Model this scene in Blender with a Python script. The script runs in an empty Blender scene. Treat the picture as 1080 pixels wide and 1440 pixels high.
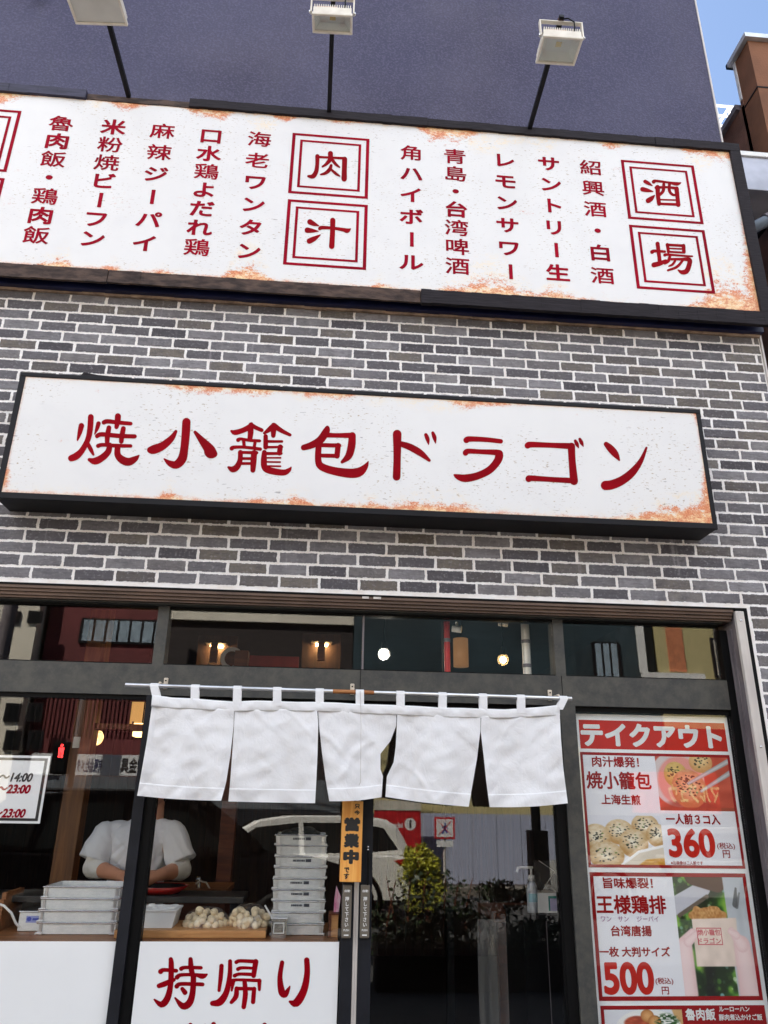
import bpy, bmesh, math, random
import numpy as np
from mathutils import Vector, Matrix, noise as mnoise
from mathutils.geometry import delaunay_2d_cdt

S = bpy.context.scene
COL = S.collection
rng = random.Random(7)
R_ = math.radians

# ------------------------------------------------------------------ camera
PITCH, YAW, ROLL = 0.36703595, 0.07905579, 0.0154681
CAM = Vector((0.0, -3.9, 1.6))
FPX = 1065.0
fw = Vector((math.sin(YAW)*math.cos(PITCH), math.cos(YAW)*math.cos(PITCH), math.sin(PITCH)))
rt0 = Vector((math.cos(YAW), -math.sin(YAW), 0)); up0 = rt0.cross(fw)
RT = rt0*math.cos(ROLL) + up0*math.sin(ROLL)
UP = up0*math.cos(ROLL) - rt0*math.sin(ROLL)
cd = bpy.data.cameras.new('camera'); cam = bpy.data.objects.new('camera', cd); COL.objects.link(cam)
cd.sensor_fit = 'HORIZONTAL'; cd.sensor_width = 36.0; cd.lens = 36.0*FPX/1080.0
cd.clip_end = 500; cd.clip_start = 0.05
cam.matrix_world = Matrix(((RT.x, UP.x, -fw.x, CAM.x), (RT.y, UP.y, -fw.y, CAM.y), (RT.z, UP.z, -fw.z, CAM.z), (0, 0, 0, 1)))
S.camera = cam

# ------------------------------------------------------------------ sky, sun, exposure
SUN_EL = R_(50); SUN_V = Vector((-0.76, 0.65, 0)).normalized()
w = bpy.data.worlds.new("World"); S.world = w; w.use_nodes = True
wn = w.node_tree; bg = wn.nodes['Background']
sky = wn.nodes.new('ShaderNodeTexSky'); sky.sky_type = 'NISHITA'; sky.sun_disc = False
sky.sun_elevation = SUN_EL; sky.sun_rotation = math.atan2(SUN_V.x, SUN_V.y)
sky.air_density = 1.0; sky.dust_density = 1.0; sky.ozone_density = 1.0
# unseen cloud added over the street to brighten the facade; blue behind the shop
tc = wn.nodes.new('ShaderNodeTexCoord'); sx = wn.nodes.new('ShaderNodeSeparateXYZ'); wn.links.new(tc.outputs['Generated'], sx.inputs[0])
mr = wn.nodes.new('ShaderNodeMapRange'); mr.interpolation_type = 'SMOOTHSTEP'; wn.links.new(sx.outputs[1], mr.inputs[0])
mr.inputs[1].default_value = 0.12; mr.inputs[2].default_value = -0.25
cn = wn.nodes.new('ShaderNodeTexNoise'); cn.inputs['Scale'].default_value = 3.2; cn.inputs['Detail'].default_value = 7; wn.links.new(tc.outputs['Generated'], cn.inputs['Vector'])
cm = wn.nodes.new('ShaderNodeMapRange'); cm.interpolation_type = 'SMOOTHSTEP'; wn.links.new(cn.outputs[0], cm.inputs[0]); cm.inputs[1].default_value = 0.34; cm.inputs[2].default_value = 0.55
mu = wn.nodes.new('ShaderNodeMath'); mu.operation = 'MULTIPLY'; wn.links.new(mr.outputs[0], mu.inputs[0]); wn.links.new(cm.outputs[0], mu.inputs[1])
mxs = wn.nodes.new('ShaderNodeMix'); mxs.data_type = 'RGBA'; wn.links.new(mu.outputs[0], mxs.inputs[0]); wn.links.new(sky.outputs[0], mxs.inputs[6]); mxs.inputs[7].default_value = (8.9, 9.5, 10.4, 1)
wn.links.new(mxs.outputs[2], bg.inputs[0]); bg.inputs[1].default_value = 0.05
ld = bpy.data.lights.new('sun', 'SUN'); ld.energy = 5.0; ld.angle = R_(0.5); ld.color = (1, 0.94, 0.83)
sun = bpy.data.objects.new('sun', ld); COL.objects.link(sun)
sd = Vector((SUN_V.x*math.cos(SUN_EL), SUN_V.y*math.cos(SUN_EL), math.sin(SUN_EL)))
sun.rotation_mode = 'QUATERNION'; sun.rotation_quaternion = sd.to_track_quat('Z', 'Y'); sun.location = (0, 0, 20)
S.view_settings.view_transform = 'Standard'; S.view_settings.look = 'None'; S.view_settings.gamma = 1
S.view_settings.exposure = 2.5
S.render.engine = 'CYCLES'
S.cycles.use_denoising = True
S.cycles.max_bounces = 8; S.cycles.diffuse_bounces = 4; S.cycles.glossy_bounces = 4
S.cycles.transparent_max_bounces = 24; S.cycles.transmission_bounces = 6
S.cycles.caustics_reflective = False; S.cycles.caustics_refractive = False
S.cycles.sample_clamp_indirect = 6.0

# ------------------------------------------------------------------ helpers
def P(u, v, y=0.0):
    """photograph pixel -> point on the vertical plane at depth y"""
    d = RT*((u-540)/FPX) - UP*((v-720)/FPX) + fw
    return CAM + d*((y-CAM.y)/d.y)

def srgb(r, g, b):
    f = lambda c: (c/255/12.92 if c/255 <= 0.04045 else ((c/255+0.055)/1.055)**2.4)
    return (f(r), f(g), f(b))

class N:
    def __init__(s, m): s.t = m.node_tree; s.L = s.t.links
    def n(s, kind, **kw):
        x = s.t.nodes.new(kind)
        for k, v in kw.items(): setattr(x, k, v)
        return x
    def put(s, sock, val):
        if isinstance(val, bpy.types.NodeSocket): s.L.new(val, sock)
        else: sock.default_value = val
    def math(s, op, a, b=0.0, c=0.0, clamp=False):
        x = s.n('ShaderNodeMath', operation=op, use_clamp=clamp)
        s.put(x.inputs[0], a); s.put(x.inputs[1], b); s.put(x.inputs[2], c); return x.outputs[0]
    def mix(s, f, a, b):
        x = s.n('ShaderNodeMix', data_type='RGBA')
        s.put(x.inputs[0], f); s.put(x.inputs[6], (*a, 1) if isinstance(a, tuple) and len(a) == 3 else a)
        s.put(x.inputs[7], (*b, 1) if isinstance(b, tuple) and len(b) == 3 else b); return x.outputs[2]
    def coord(s, scale=(1, 1, 1), kind='Object'):
        t = s.n('ShaderNodeTexCoord'); m = s.n('ShaderNodeMapping'); m.inputs[3].default_value = scale
        s.L.new(t.outputs[kind], m.inputs[0]); return m.outputs[0]
    def noise(s, vec, scale=5, detail=4, rough=0.55, dist=0.0):
        x = s.n('ShaderNodeTexNoise'); s.L.new(vec, x.inputs['Vector'])
        x.inputs['Scale'].default_value = scale; x.inputs['Detail'].default_value = detail
        x.inputs['Roughness'].default_value = rough; x.inputs['Distortion'].default_value = dist; return x.outputs[0]
    def ramp(s, f, a, b):
        x = s.n('ShaderNodeMapRange'); x.interpolation_type = 'SMOOTHSTEP'
        s.put(x.inputs[0], f); x.inputs[1].default_value = a; x.inputs[2].default_value = b; return x.outputs[0]
    def bump(s, h, strength=0.3, dist=0.01):
        x = s.n('ShaderNodeBump'); x.inputs['Strength'].default_value = strength; x.inputs['Distance'].default_value = dist
        s.put(x.inputs['Height'], h); return x.outputs[0]

def newmat(name):
    m = bpy.data.materials.new(name); m.use_nodes = True
    return m, N(m), m.node_tree.nodes['Principled BSDF']

def mat(name, col, rough=0.6, metal=0.0, var=0.12, vscale=6.0, bscale=0, bstr=0.2, bdist=0.004, spec=0.5, stretch=(1, 1, 1), col2=None, detail=4, trans=0.0):
    m, n, b = newmat(name)
    c = n.coord(stretch)
    f = n.noise(c, vscale, detail)
    c2 = col2 if col2 else tuple(x*(1-var*2) for x in col)
    c1 = col if col2 else tuple(min(1, x*(1+var)) for x in col)
    n.put(b.inputs['Base Color'], n.mix(n.ramp(f, 0.3, 0.7), c1, c2))
    b.inputs['Roughness'].default_value = rough; b.inputs['Metallic'].default_value = metal
    b.inputs['Specular IOR Level'].default_value = spec
    if bscale: n.put(b.inputs['Normal'], n.bump(n.noise(c, bscale, 5, 0.6), bstr, bdist))
    if trans:
        b.inputs['Transmission Weight'].default_value = trans
    return m

def emis(name, col, strength):
    m, n, b = newmat(name)
    b.inputs['Base Color'].default_value = (*col, 1)
    b.inputs['Emission Color'].default_value = (*col, 1); b.inputs['Emission Strength'].default_value = strength
    return m

def glassmat(name, tint=(0.93, 0.95, 0.94), f0=0.05, rough=0.0, haze=0.0):
    m = bpy.data.materials.new(name); m.use_nodes = True; n = N(m); t = m.node_tree
    t.nodes.remove(t.nodes['Principled BSDF']); out = [x for x in t.nodes if x.type == 'OUTPUT_MATERIAL'][0]
    g = n.n('ShaderNodeNewGeometry'); d = n.n('ShaderNodeVectorMath', operation='DOT_PRODUCT')
    n.L.new(g.outputs['Incoming'], d.inputs[0]); n.L.new(g.outputs['Normal'], d.inputs[1])
    a = n.math('ABSOLUTE', d.outputs['Value'])
    p = n.math('POWER', n.math('SUBTRACT', 1.0, a, clamp=True), 5.0)
    fac = n.math('MULTIPLY_ADD', p, 1-f0, f0, clamp=True)
    tr = n.n('ShaderNodeBsdfTransparent'); tr.inputs[0].default_value = (*tint, 1)
    gl = n.n('ShaderNodeBsdfGlossy'); gl.inputs['Roughness'].default_value = rough
    mx = n.n('ShaderNodeMixShader'); n.L.new(fac, mx.inputs[0]); n.L.new(tr.outputs[0], mx.inputs[1]); n.L.new(gl.outputs[0], mx.inputs[2])
    last = mx.outputs[0]
    if haze:
        df = n.n('ShaderNodeBsdfDiffuse'); df.inputs[0].default_value = (0.8, 0.8, 0.8, 1)
        m2 = n.n('ShaderNodeMixShader'); m2.inputs[0].default_value = haze
        n.L.new(last, m2.inputs[1]); n.L.new(df.outputs[0], m2.inputs[2]); last = m2.outputs[0]
    n.L.new(last, out.inputs[0]); return m

class MB:
    """collects shapes in world coordinates; build() links them as ONE mesh object"""
    def __init__(s): s.v = []; s.f = []; s.sm = []
    def add(s, vs, fs, smooth=False):
        o = len(s.v); s.v += [tuple(x) for x in vs]; s.f += [[o+i for i in f] for f in fs]; s.sm += [smooth]*len(fs); return s
    def box(s, x0, x1, y0, y1, z0, z1, bev=0.0, M=None):
        if bev <= 0:
            vs = [Vector((x, y, z)) for x in (x0, x1) for y in (y0, y1) for z in (z0, z1)]
            fs = [[0, 1, 3, 2], [4, 6, 7, 5], [0, 4, 5, 1], [2, 3, 7, 6], [0, 2, 6, 4], [1, 5, 7, 3]]
        else:
            bm = bmesh.new(); bmesh.ops.create_cube(bm, size=1)
            for q in bm.verts: q.co = Vector(((x0+x1)/2+q.co.x*(x1-x0), (y0+y1)/2+q.co.y*(y1-y0), (z0+z1)/2+q.co.z*(z1-z0)))
            bmesh.ops.bevel(bm, geom=bm.edges[:], offset=bev, segments=2, affect='EDGES', profile=0.5)
            bm.verts.index_update(); vs = [q.co.copy() for q in bm.verts]; fs = [[q.index for q in f.verts] for f in bm.faces]; bm.free()
        if M is not None: vs = [M @ q for q in vs]
        return s.add(vs, fs)
    def cbox(s, c, d, bev=0.0, M=None):
        return s.box(c[0]-d[0]/2, c[0]+d[0]/2, c[1]-d[1]/2, c[1]+d[1]/2, c[2]-d[2]/2, c[2]+d[2]/2, bev, M)
    def tube(s, pts, r, n=10, cap=True):
        pts = [Vector(p) for p in pts]; rs = r if isinstance(r, (list, tuple)) else [r]*len(pts)
        vs = []; fs = []; prev = None
        for i, p in enumerate(pts):
            t = (pts[min(i+1, len(pts)-1)]-pts[max(i-1, 0)]).normalized()
            a = prev if prev else (Vector((0, 0, 1)) if abs(t.z) < 0.9 else Vector((1, 0, 0)))
            e1 = (a - t*a.dot(t)).normalized(); e2 = t.cross(e1); prev = e1
            for k in range(n):
                q = 2*math.pi*k/n; vs.append(p + (e1*math.cos(q)+e2*math.sin(q))*rs[i])
        for i in range(len(pts)-1):
            for k in range(n):
                k2 = (k+1) % n; fs.append([i*n+k, i*n+k2, (i+1)*n+k2, (i+1)*n+k])
        s.add(vs, fs, True)
        if cap:
            o = len(pts)-1; s.add(vs[:n], [list(range(n))[::-1]]); s.add(vs[o*n:], [list(range(n))])
        return s
    def lathe(s, prof, c, n=20, axis='z'):
        vs = []; fs = []
        for r, h in prof:
            for k in range(n):
                q = 2*math.pi*k/n; a, b = r*math.cos(q), r*math.sin(q)
                vs.append(Vector((a, b, h)) if axis == 'z' else (Vector((a, h, b)) if axis == 'y' else Vector((h, a, b))))
        vs = [q+Vector(c) for q in vs]
        for i in range(len(prof)-1):
            for k in range(n):
                k2 = (k+1) % n; fs.append([i*n+k, i*n+k2, (i+1)*n+k2, (i+1)*n+k])
        return s.add(vs, fs, True)
    def ball(s, c, r, nu=14, nv=9, M=None):
        rx, ry, rz = r if isinstance(r, tuple) else (r, r, r)
        vs = []; fs = []
        for i in range(nv+1):
            t = math.pi*i/nv
            for k in range(nu):
                q = 2*math.pi*k/nu; vs.append(Vector((rx*math.sin(t)*math.cos(q), ry*math.sin(t)*math.sin(q), rz*math.cos(t))))
        if M is not None: vs = [M @ q for q in vs]
        vs = [q+Vector(c) for q in vs]
        for i in range(nv):
            for k in range(nu):
                k2 = (k+1) % nu; fs.append([i*nu+k, (i+1)*nu+k, (i+1)*nu+k2, i*nu+k2])
        return s.add(vs, fs, True)
    def prism(s, prof, a0, a1, axis='x'):
        """profile of (p,q) pairs extruded along axis: x -> (y,z), y -> (x,z), z -> (x,y)"""
        def mk(p, a): return (a, p[0], p[1]) if axis == 'x' else ((p[0], a, p[1]) if axis == 'y' else (p[0], p[1], a))
        n = len(prof); vs = [mk(p, a0) for p in prof]+[mk(p, a1) for p in prof]
        fs = [list(range(n))[::-1], list(range(n, 2*n))]+[[i, (i+1) % n, n+(i+1) % n, n+i] for i in range(n)]
        return s.add(vs, fs)
    def build(s, name, m, parent=None, smooth=None, merge=False):
        base = Vector((0, 0, 0))
        if parent is not None: base = wloc(parent)
        elif s.v:
            a = np.array(s.v); base = Vector(((a[:, 0].min()+a[:, 0].max())/2, (a[:, 1].min()+a[:, 1].max())/2, a[:, 2].min()))
        me = bpy.data.meshes.new(name)
        me.from_pydata([tuple(Vector(q)-base) for q in s.v], [], s.f); me.update()
        for p, q in zip(me.polygons, s.sm): p.use_smooth = q if smooth is None else smooth
        if m is not None: me.materials.append(m)
        bm = bmesh.new(); bm.from_mesh(me)
        if merge: bmesh.ops.remove_doubles(bm, verts=bm.verts, dist=1e-5)
        bmesh.ops.recalc_face_normals(bm, faces=bm.faces); bm.to_mesh(me); bm.free()
        o = bpy.data.objects.new(name, me); COL.objects.link(o)
        if parent is not None: o.parent = parent
        else: o.location = base
        return o

def wloc(o):
    p = Vector(o.location)
    while o.parent: o = o.parent; p += Vector(o.location)
    return p

def tag(o, label=None, cat=None, group=None, kind=None):
    if label: o['label'] = label
    if cat: o['category'] = cat
    if group: o['group'] = group
    if kind: o['kind'] = kind
    return o

def thing(name, label, cat, loc=(0, 0, 0), group=None):
    o = bpy.data.objects.new(name, None); o.location = loc; o.empty_display_size = 0.1; COL.objects.link(o)
    return tag(o, label, cat, group)

def copy_tree(o, parent=None):
    c = o.copy(); COL.objects.link(c); c.parent = parent
    for ch in o.children: copy_tree(ch, c)
    return c

# ---- flat artwork: unions of polygons laid on a vertical plane ----
def union(polys):
    vs = []; fs = []
    for p in polys:
        o = len(vs); vs += [Vector(q) for q in p]; fs.append(list(range(o, o+len(p))))
    ed = [(f[i-1], f[i]) for f in fs for i in range(len(f))]
    V, E, F, ov, oe, of = delaunay_2d_cdt(vs, ed, [], 0, 1e-6)
    V = [tuple(v) for v in V]; F = [list(f) for f in F]
    # keep the faces whose centre lies in one of the (convex) shapes
    A = np.array(V); C_ = np.array([A[f].mean(0) for f in F]); keep = np.zeros(len(F), bool)
    for p in polys:
        q = np.array(p); lo, hi = q.min(0), q.max(0)
        idx = np.nonzero((C_[:, 0] >= lo[0]) & (C_[:, 0] <= hi[0]) & (C_[:, 1] >= lo[1]) & (C_[:, 1] <= hi[1]) & ~keep)[0]
        if not len(idx): continue
        ok = np.ones(len(idx), bool)
        for i in range(len(q)):
            a, b = q[i-1], q[i]; ok &= ((b[0]-a[0])*(C_[idx, 1]-a[1])-(b[1]-a[1])*(C_[idx, 0]-a[0])) >= 0
        keep[idx[ok]] = True
    return V, [f for f, k in zip(F, keep) if k]

def ccw(p):
    a = sum(p[i][0]*p[(i+1) % len(p)][1]-p[(i+1) % len(p)][0]*p[i][1] for i in range(len(p)))
    return p if a > 0 else p[::-1]

def circle(x, y, r, n=10): return [(x+r*math.cos(2*math.pi*k/n), y+r*math.sin(2*math.pi*k/n)) for k in range(n)]

def stroke_polys(pts, sub=4):
    q = []
    m = len(pts)
    for i in range(m-1):
        p0, p1, p2, p3 = pts[max(i-1, 0)], pts[i], pts[i+1], pts[min(i+2, m-1)]
        for k in range(sub):
            t = k/sub
            q.append(tuple(0.5*((2*p1[j])+(-p0[j]+p2[j])*t+(2*p0[j]-5*p1[j]+4*p2[j]-p3[j])*t*t+(-p0[j]+3*p1[j]-3*p2[j]+p3[j])*t**3) for j in range(3)))
    q.append(tuple(pts[-1]))
    out = []
    for i, (x, y, ww) in enumerate(q):
        out.append(circle(x, y, max(ww, 2)/2, 14))
        if i:
            x0, y0, w0 = q[i-1]; dx, dy = x-x0, y-y0; L = math.hypot(dx, dy)
            if L < 1e-4: continue
            nx, ny = -dy/L/2, dx/L/2; w0 = max(w0, 2); w1 = max(ww, 2)
            out.append(ccw([(x0+nx*w0, y0+ny*w0), (x0-nx*w0, y0-ny*w0), (x+-nx*w1, y-ny*w1), (x+nx*w1, y+ny*w1)]))
    return out

def brush_text(mb, strokes, ox, oy, sc, y, fat=1.12):
    """brush strokes given in an enlarged view of the lettering (origin ox,oy, scale sc), laid on plane y"""
    polys = []
    for st in strokes: polys += stroke_polys([(a, b, c*fat) for a, b, c in st])
    V, F = union(polys)
    mb.add([P(ox+a/sc, oy+b/sc, y) for a, b in V], F)

_fc = bpy.data.curves.new('glyph', 'FONT'); _fc.dimensions = '2D'; _fc.fill_mode = 'FRONT'; _fc.resolution_u = 3
_fo = bpy.data.objects.new('glyph', _fc); COL.objects.link(_fo)
_gc = {}
def glyphs(text, bold):
    key = (text, bold)
    if key in _gc: return _gc[key]
    _fc.body = text; _fc.resolution_u = 10 if text.isdigit() else 3
    bpy.context.view_layer.update()
    ev = _fo.evaluated_get(bpy.context.evaluated_depsgraph_get()); me = ev.to_mesh()
    vs = [(v.co.x, v.co.y) for v in me.vertices]; fs = [list(p.vertices) for p in me.polygons]
    ev.to_mesh_clear()
    if bold > 0:
        cnt = {}
        for f in fs:
            for i in range(len(f)):
                e = (min(f[i], f[i-1]), max(f[i], f[i-1])); cnt[e] = cnt.get(e, 0)+1
        polys = [ccw([vs[i] for i in f]) for f in fs]
        used = set()
        for (a, b), c in cnt.items():
            if c != 1: continue
            (x0, y0), (x1, y1) = vs[a], vs[b]; L = math.hypot(x1-x0, y1-y0)
            if L < 1e-6: continue
            nx, ny = -(y1-y0)/L*bold, (x1-x0)/L*bold
            polys.append(ccw([(x0+nx, y0+ny), (x0-nx, y0-ny), (x1-nx, y1-ny), (x1+nx, y1+ny)]))
            for k in (a, b):
                if k not in used: used.add(k); polys.append(circle(*vs[k], bold, 16 if text.isdigit() else 8))
        vs, fs = union(polys)
    _gc[key] = (vs, fs); return vs, fs

def text_fit(mb, text, u, v, wpx, hpx, y, bold=0.0, slant=0.0, mirror=False, turn=False):
    """text fitted into a wpx x hpx box centred on photo pixel (u,v), on plane y"""
    c = P(u, v, y); W = (P(u+wpx/2, v, y)-P(u-wpx/2, v, y)).x; H = (P(u, v-hpx/2, y)-P(u, v+hpx/2, y)).z
    text_box(mb, text, c.x, c.z, W, H, y, bold, slant, mirror, turn)

def text_box(mb, text, cx, cz, W, H, y, bold=0.0, slant=0.0, mirror=False, turn=False, yaw=0.0):
    vs, fs = glyphs(text, bold)
    if turn: vs = [(b, -a) for a, b in vs]
    a = np.array(vs); x0, x1, z0, z1 = a[:, 0].min(), a[:, 0].max(), a[:, 1].min(), a[:, 1].max()
    kx = W/max(x1-x0, 1e-6); kz = H/max(z1-z0, 1e-6)
    s = -1 if mirror else 1
    mb.add([(cx+s*((p-(x0+x1)/2)*kx+slant*(q-(z0+z1)/2)*kz), y, cz+(q-(z0+z1)/2)*kz) for p, q in vs], fs)

def text_em(mb, ch, cx, cz, W, H, y, bold):
    """one character in a W x H em box"""
    vs, fs = glyphs(ch, bold)
    if ch == 'ー': vs = [((b-0.36)+0.5, -(a-0.5)+0.36) for a, b in vs]
    mb.add([(cx+(p-0.5)*W, y, cz+(q-0.36)*H) for p, q in vs], fs)

def rectface(mb, x0, x1, z0, z1, y): mb.add([(x0, y, z0), (x1, y, z0), (x1, y, z1), (x0, y, z1)], [[0, 1, 2, 3]])
def outline(mb, x0, x1, z0, z1, t, y, tz=None):
    tz = tz or t
    rectface(mb, x0, x1, z1-tz, z1, y); rectface(mb, x0, x1, z0, z0+tz, y)
    rectface(mb, x0, x0+t, z0+tz, z1-tz, y); rectface(mb, x1-t, x1, z0+tz, z1-tz, y)

def picture(name, x0, x1, z0, z1, y, nx, ny, fn, parent, m):
    """a printed photograph: a fine grid whose colours are computed; fn(U,V)->rgb (0-255 sRGB), U right 0..1, V down 0..1"""
    U, V = np.meshgrid(np.linspace(0, 1, nx), np.linspace(0, 1, ny))
    rgb = np.clip(fn(U, V), 0, 255)/255.0
    rgb = np.where(rgb <= 0.04045, rgb/12.92, ((rgb+0.055)/1.055)**2.4)
    b = wloc(parent)
    vs = np.stack([x0+U*(x1-x0)-b.x, np.full_like(U, y-b.y), z1+V*(z0-z1)-b.z], -1).reshape(-1, 3)
    fs = [[j*nx+i, (j+1)*nx+i, (j+1)*nx+i+1, j*nx+i+1] for j in range(ny-1) for i in range(nx-1)]
    me = bpy.data.meshes.new(name); me.from_pydata(vs.tolist(), [], fs); me.materials.append(m)
    at = me.color_attributes.new('print', 'FLOAT_COLOR', 'POINT')
    at.data.foreach_set('color', np.concatenate([rgb.reshape(-1, 3), np.ones((nx*ny, 1))], 1).astype(np.float32).ravel())
    o = bpy.data.objects.new(name, me); COL.objects.link(o); o.parent = parent; return o

def skin_mesh(verts, edges, radii, sub=2):
    me = bpy.data.meshes.new('tmp'); me.from_pydata(verts, edges, []); o = bpy.data.objects.new('tmp', me); COL.objects.link(o)
    o.modifiers.new('s', 'SKIN'); sv = me.skin_vertices[0].data
    for i, r in enumerate(radii): sv[i].radius = r if isinstance(r, tuple) else (r, r)
    sv[0].use_root = True
    m2 = o.modifiers.new('u', 'SUBSURF'); m2.levels = sub; m2.render_levels = sub
    bpy.context.view_layer.update()
    ev = o.evaluated_get(bpy.context.evaluated_depsgraph_get()); q = ev.to_mesh()
    vs = [v.co.copy() for v in q.vertices]; fs = [list(p.vertices) for p in q.polygons]
    ev.to_mesh_clear(); bpy.data.objects.remove(o); bpy.data.meshes.remove(me); return vs, fs

# ------------------------------------------------------------------ materials
def brick_material():
    m, n, b = newmat('grey_brick')
    g = n.n('ShaderNodeNewGeometry'); c = n.coord()
    f1 = n.noise(c, 9, 5, 0.65); f2 = n.noise(c, 60, 4, 0.7); f3 = n.noise(c, 1.3, 3)
    isl = g.outputs['Random Per Island']
    col = n.mix(isl, srgb(66, 62, 67), srgb(138, 135, 138))
    iso = n.math('FRACT', n.math('MULTIPLY', isl, 17.3))
    col = n.mix(n.math('MULTIPLY', n.ramp(iso, 0.55, 1.0), 0.75), col, srgb(110, 100, 86))
    col = n.mix(n.math('MULTIPLY', n.ramp(f1, 0.38, 0.7), 0.55), col, srgb(84, 80, 86))
    col = n.mix(n.math('MULTIPLY', n.ramp(f2, 0.52, 0.72), 0.4), col, srgb(166, 162, 166))
    st = n.noise(n.coord((1, 1, 4.5)), 16, 5, 0.7); sd = n.noise(n.coord((2.2, 1, 1)), 34, 6, 0.8)
    col = n.mix(n.math('MULTIPLY', n.ramp(st, 0.46, 0.7), 0.45), col, srgb(62, 56, 62))
    col = n.mix(n.math('MULTIPLY', n.ramp(n.noise(n.coord((1, 1, 3)), 21, 6, .8), 0.6, 0.72), 0.5), col, srgb(172, 168, 172))
    cs = n.noise(n.coord((9, 1, 0.7)), 2.2, 4, 0.6)
    col = n.mix(n.math('MULTIPLY', n.ramp(cs, 0.6, 0.76), 0.4), col, srgb(176, 170, 176))
    at = n.n('ShaderNodeAttribute'); at.attribute_name = 'edge'; e = at.outputs['Fac']
    lime = n.ramp(n.math('SUBTRACT', n.math('MULTIPLY_ADD', sd, 1.7, -0.53), e), -0.05, 0.10)
    stain = n.ramp(n.noise(n.coord((1, 1, 1)), 4.5, 5, .7), .56, .72)
    col = n.mix(lime, col, n.mix(n.math('MULTIPLY', stain, .45), srgb(240, 236, 235), srgb(214, 186, 158)))
    n.put(b.inputs['Base Color'], col); b.inputs['Roughness'].default_value = 0.8
    h = n.math('ADD', n.math('ADD', n.math('MULTIPLY', f1, 1.0), n.math('MULTIPLY', st, 0.8)), n.math('ADD', n.math('MULTIPLY', f2, 0.5), n.math('MULTIPLY', lime, 0.9)))
    n.put(b.inputs['Normal'], n.bump(h, 0.7, 0.006)); return m
MT = {}
MT['brick'] = brick_material()
MT['mortar'] = mat('white_mortar', srgb(244, 241, 240), 0.9, var=0.1, vscale=9, bscale=60, bstr=0.8, bdist=0.004, col2=srgb(230, 222, 216), detail=7)
def stucco():
    m, n, b = newmat('purple_grey_stucco'); c = n.coord()
    f = n.noise(c, 1.1, 4); g = n.noise(c, 70, 4, 0.6); s = n.noise(n.coord((6, 1, 0.5)), 1.5, 3)
    f0 = n.noise(c, .33, 2); col = n.mix(n.ramp(f, 0.3, 0.72), srgb(72, 69, 86), srgb(90, 87, 103)); col = n.mix(n.math('MULTIPLY', n.ramp(f0, .42, .6), .5), col, srgb(76, 77, 102))
    col = n.mix(n.math('MULTIPLY', n.ramp(s, 0.5, 0.75), 0.35), col, srgb(84, 84, 98))
    col = n.mix(n.math('MULTIPLY', n.ramp(g, 0.45, 0.65), 0.4), col, srgb(108, 106, 130))
    n.put(b.inputs['Base Color'], col); b.inputs['Roughness'].default_value = 0.95; b.inputs['Specular IOR Level'].default_value = 0.2
    n.put(b.inputs['Normal'], n.bump(g, 0.8, 0.012)); return m
MT['stucco'] = stucco()
def charcoal():
    m, n, b = newmat('mottled_charcoal_sheet'); c = n.coord()
    f = n.noise(c, 11, 6, 0.7); g = n.noise(c, 45, 4, 0.7)
    col = n.mix(n.ramp(f, 0.3, 0.7), srgb(50, 50, 50), srgb(74, 72, 66))
    col = n.mix(n.math('MULTIPLY', n.ramp(g, 0.5, 0.7), 0.35), col, srgb(84, 81, 72))
    n.put(b.inputs['Base Color'], col); b.inputs['Roughness'].default_value = 0.6
    n.put(b.inputs['Normal'], n.bump(g, 0.06, 0.003)); return m
MT['charcoal'] = charcoal()
MT['slate'] = mat('blue_black_post_sheet', srgb(28, 29, 35), 0.55, spec=0.2, var=0.12, vscale=14, bscale=80, bstr=0.05)
MT['black'] = mat('black_rubber', (0.003, 0.003, 0.0035), 0.55, spec=0.12)
MT['blackmetal'] = mat('black_painted_metal', (0.008, 0.0075, 0.010), 0.55, bscale=30, bstr=0.05, spec=0.2)
MT['darkwood'] = mat('black_stained_batten', srgb(46, 42, 46), 0.8, spec=0.2, var=0.3, vscale=8, stretch=(1, 6, 14), bscale=14, bstr=0.5, bdist=0.004, col2=srgb(32, 28, 32))
MT['bluewood'] = mat('navy_stained_batten', srgb(58, 55, 78), 0.7, var=0.3, vscale=6, stretch=(1, 6, 14), bscale=14, bstr=0.4, col2=srgb(36, 34, 52))
MT['rottenwood'] = mat('rotten_brown_batten', srgb(40, 30, 28), 0.9, vscale=9, stretch=(1, 3, 3), bscale=24, bstr=0.7, bdist=0.006, col2=srgb(88, 70, 62), detail=7)
MT['navy'] = mat('navy_flashing', srgb(30, 36, 74), 0.45, var=0.15, vscale=4)
MT['trim'] = mat('brown_metal_rail', srgb(104, 82, 70), 0.5, metal=0.2, vscale=5, stretch=(1, 2, 2), col2=srgb(84, 66, 56), bscale=40, bstr=0.12)
MT['alu'] = mat('weathered_aluminium', srgb(206, 199, 192), 0.5, metal=0.1, vscale=6, stretch=(3, 3, 0.5), col2=srgb(186, 178, 174))
MT['alu2'] = mat('aluminium_dull', srgb(122, 114, 116), 0.5, metal=0.1, vscale=8, stretch=(3, 3, .6), col2=srgb(98, 90, 94))
MT['steel'] = mat('brushed_steel', (0.62, 0.62, 0.63), 0.25, metal=1.0, vscale=20, stretch=(1, 8, 8))
MT['chrome'] = mat('bright_tube', (0.72, 0.72, 0.74), 0.28, metal=0.9)
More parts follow.
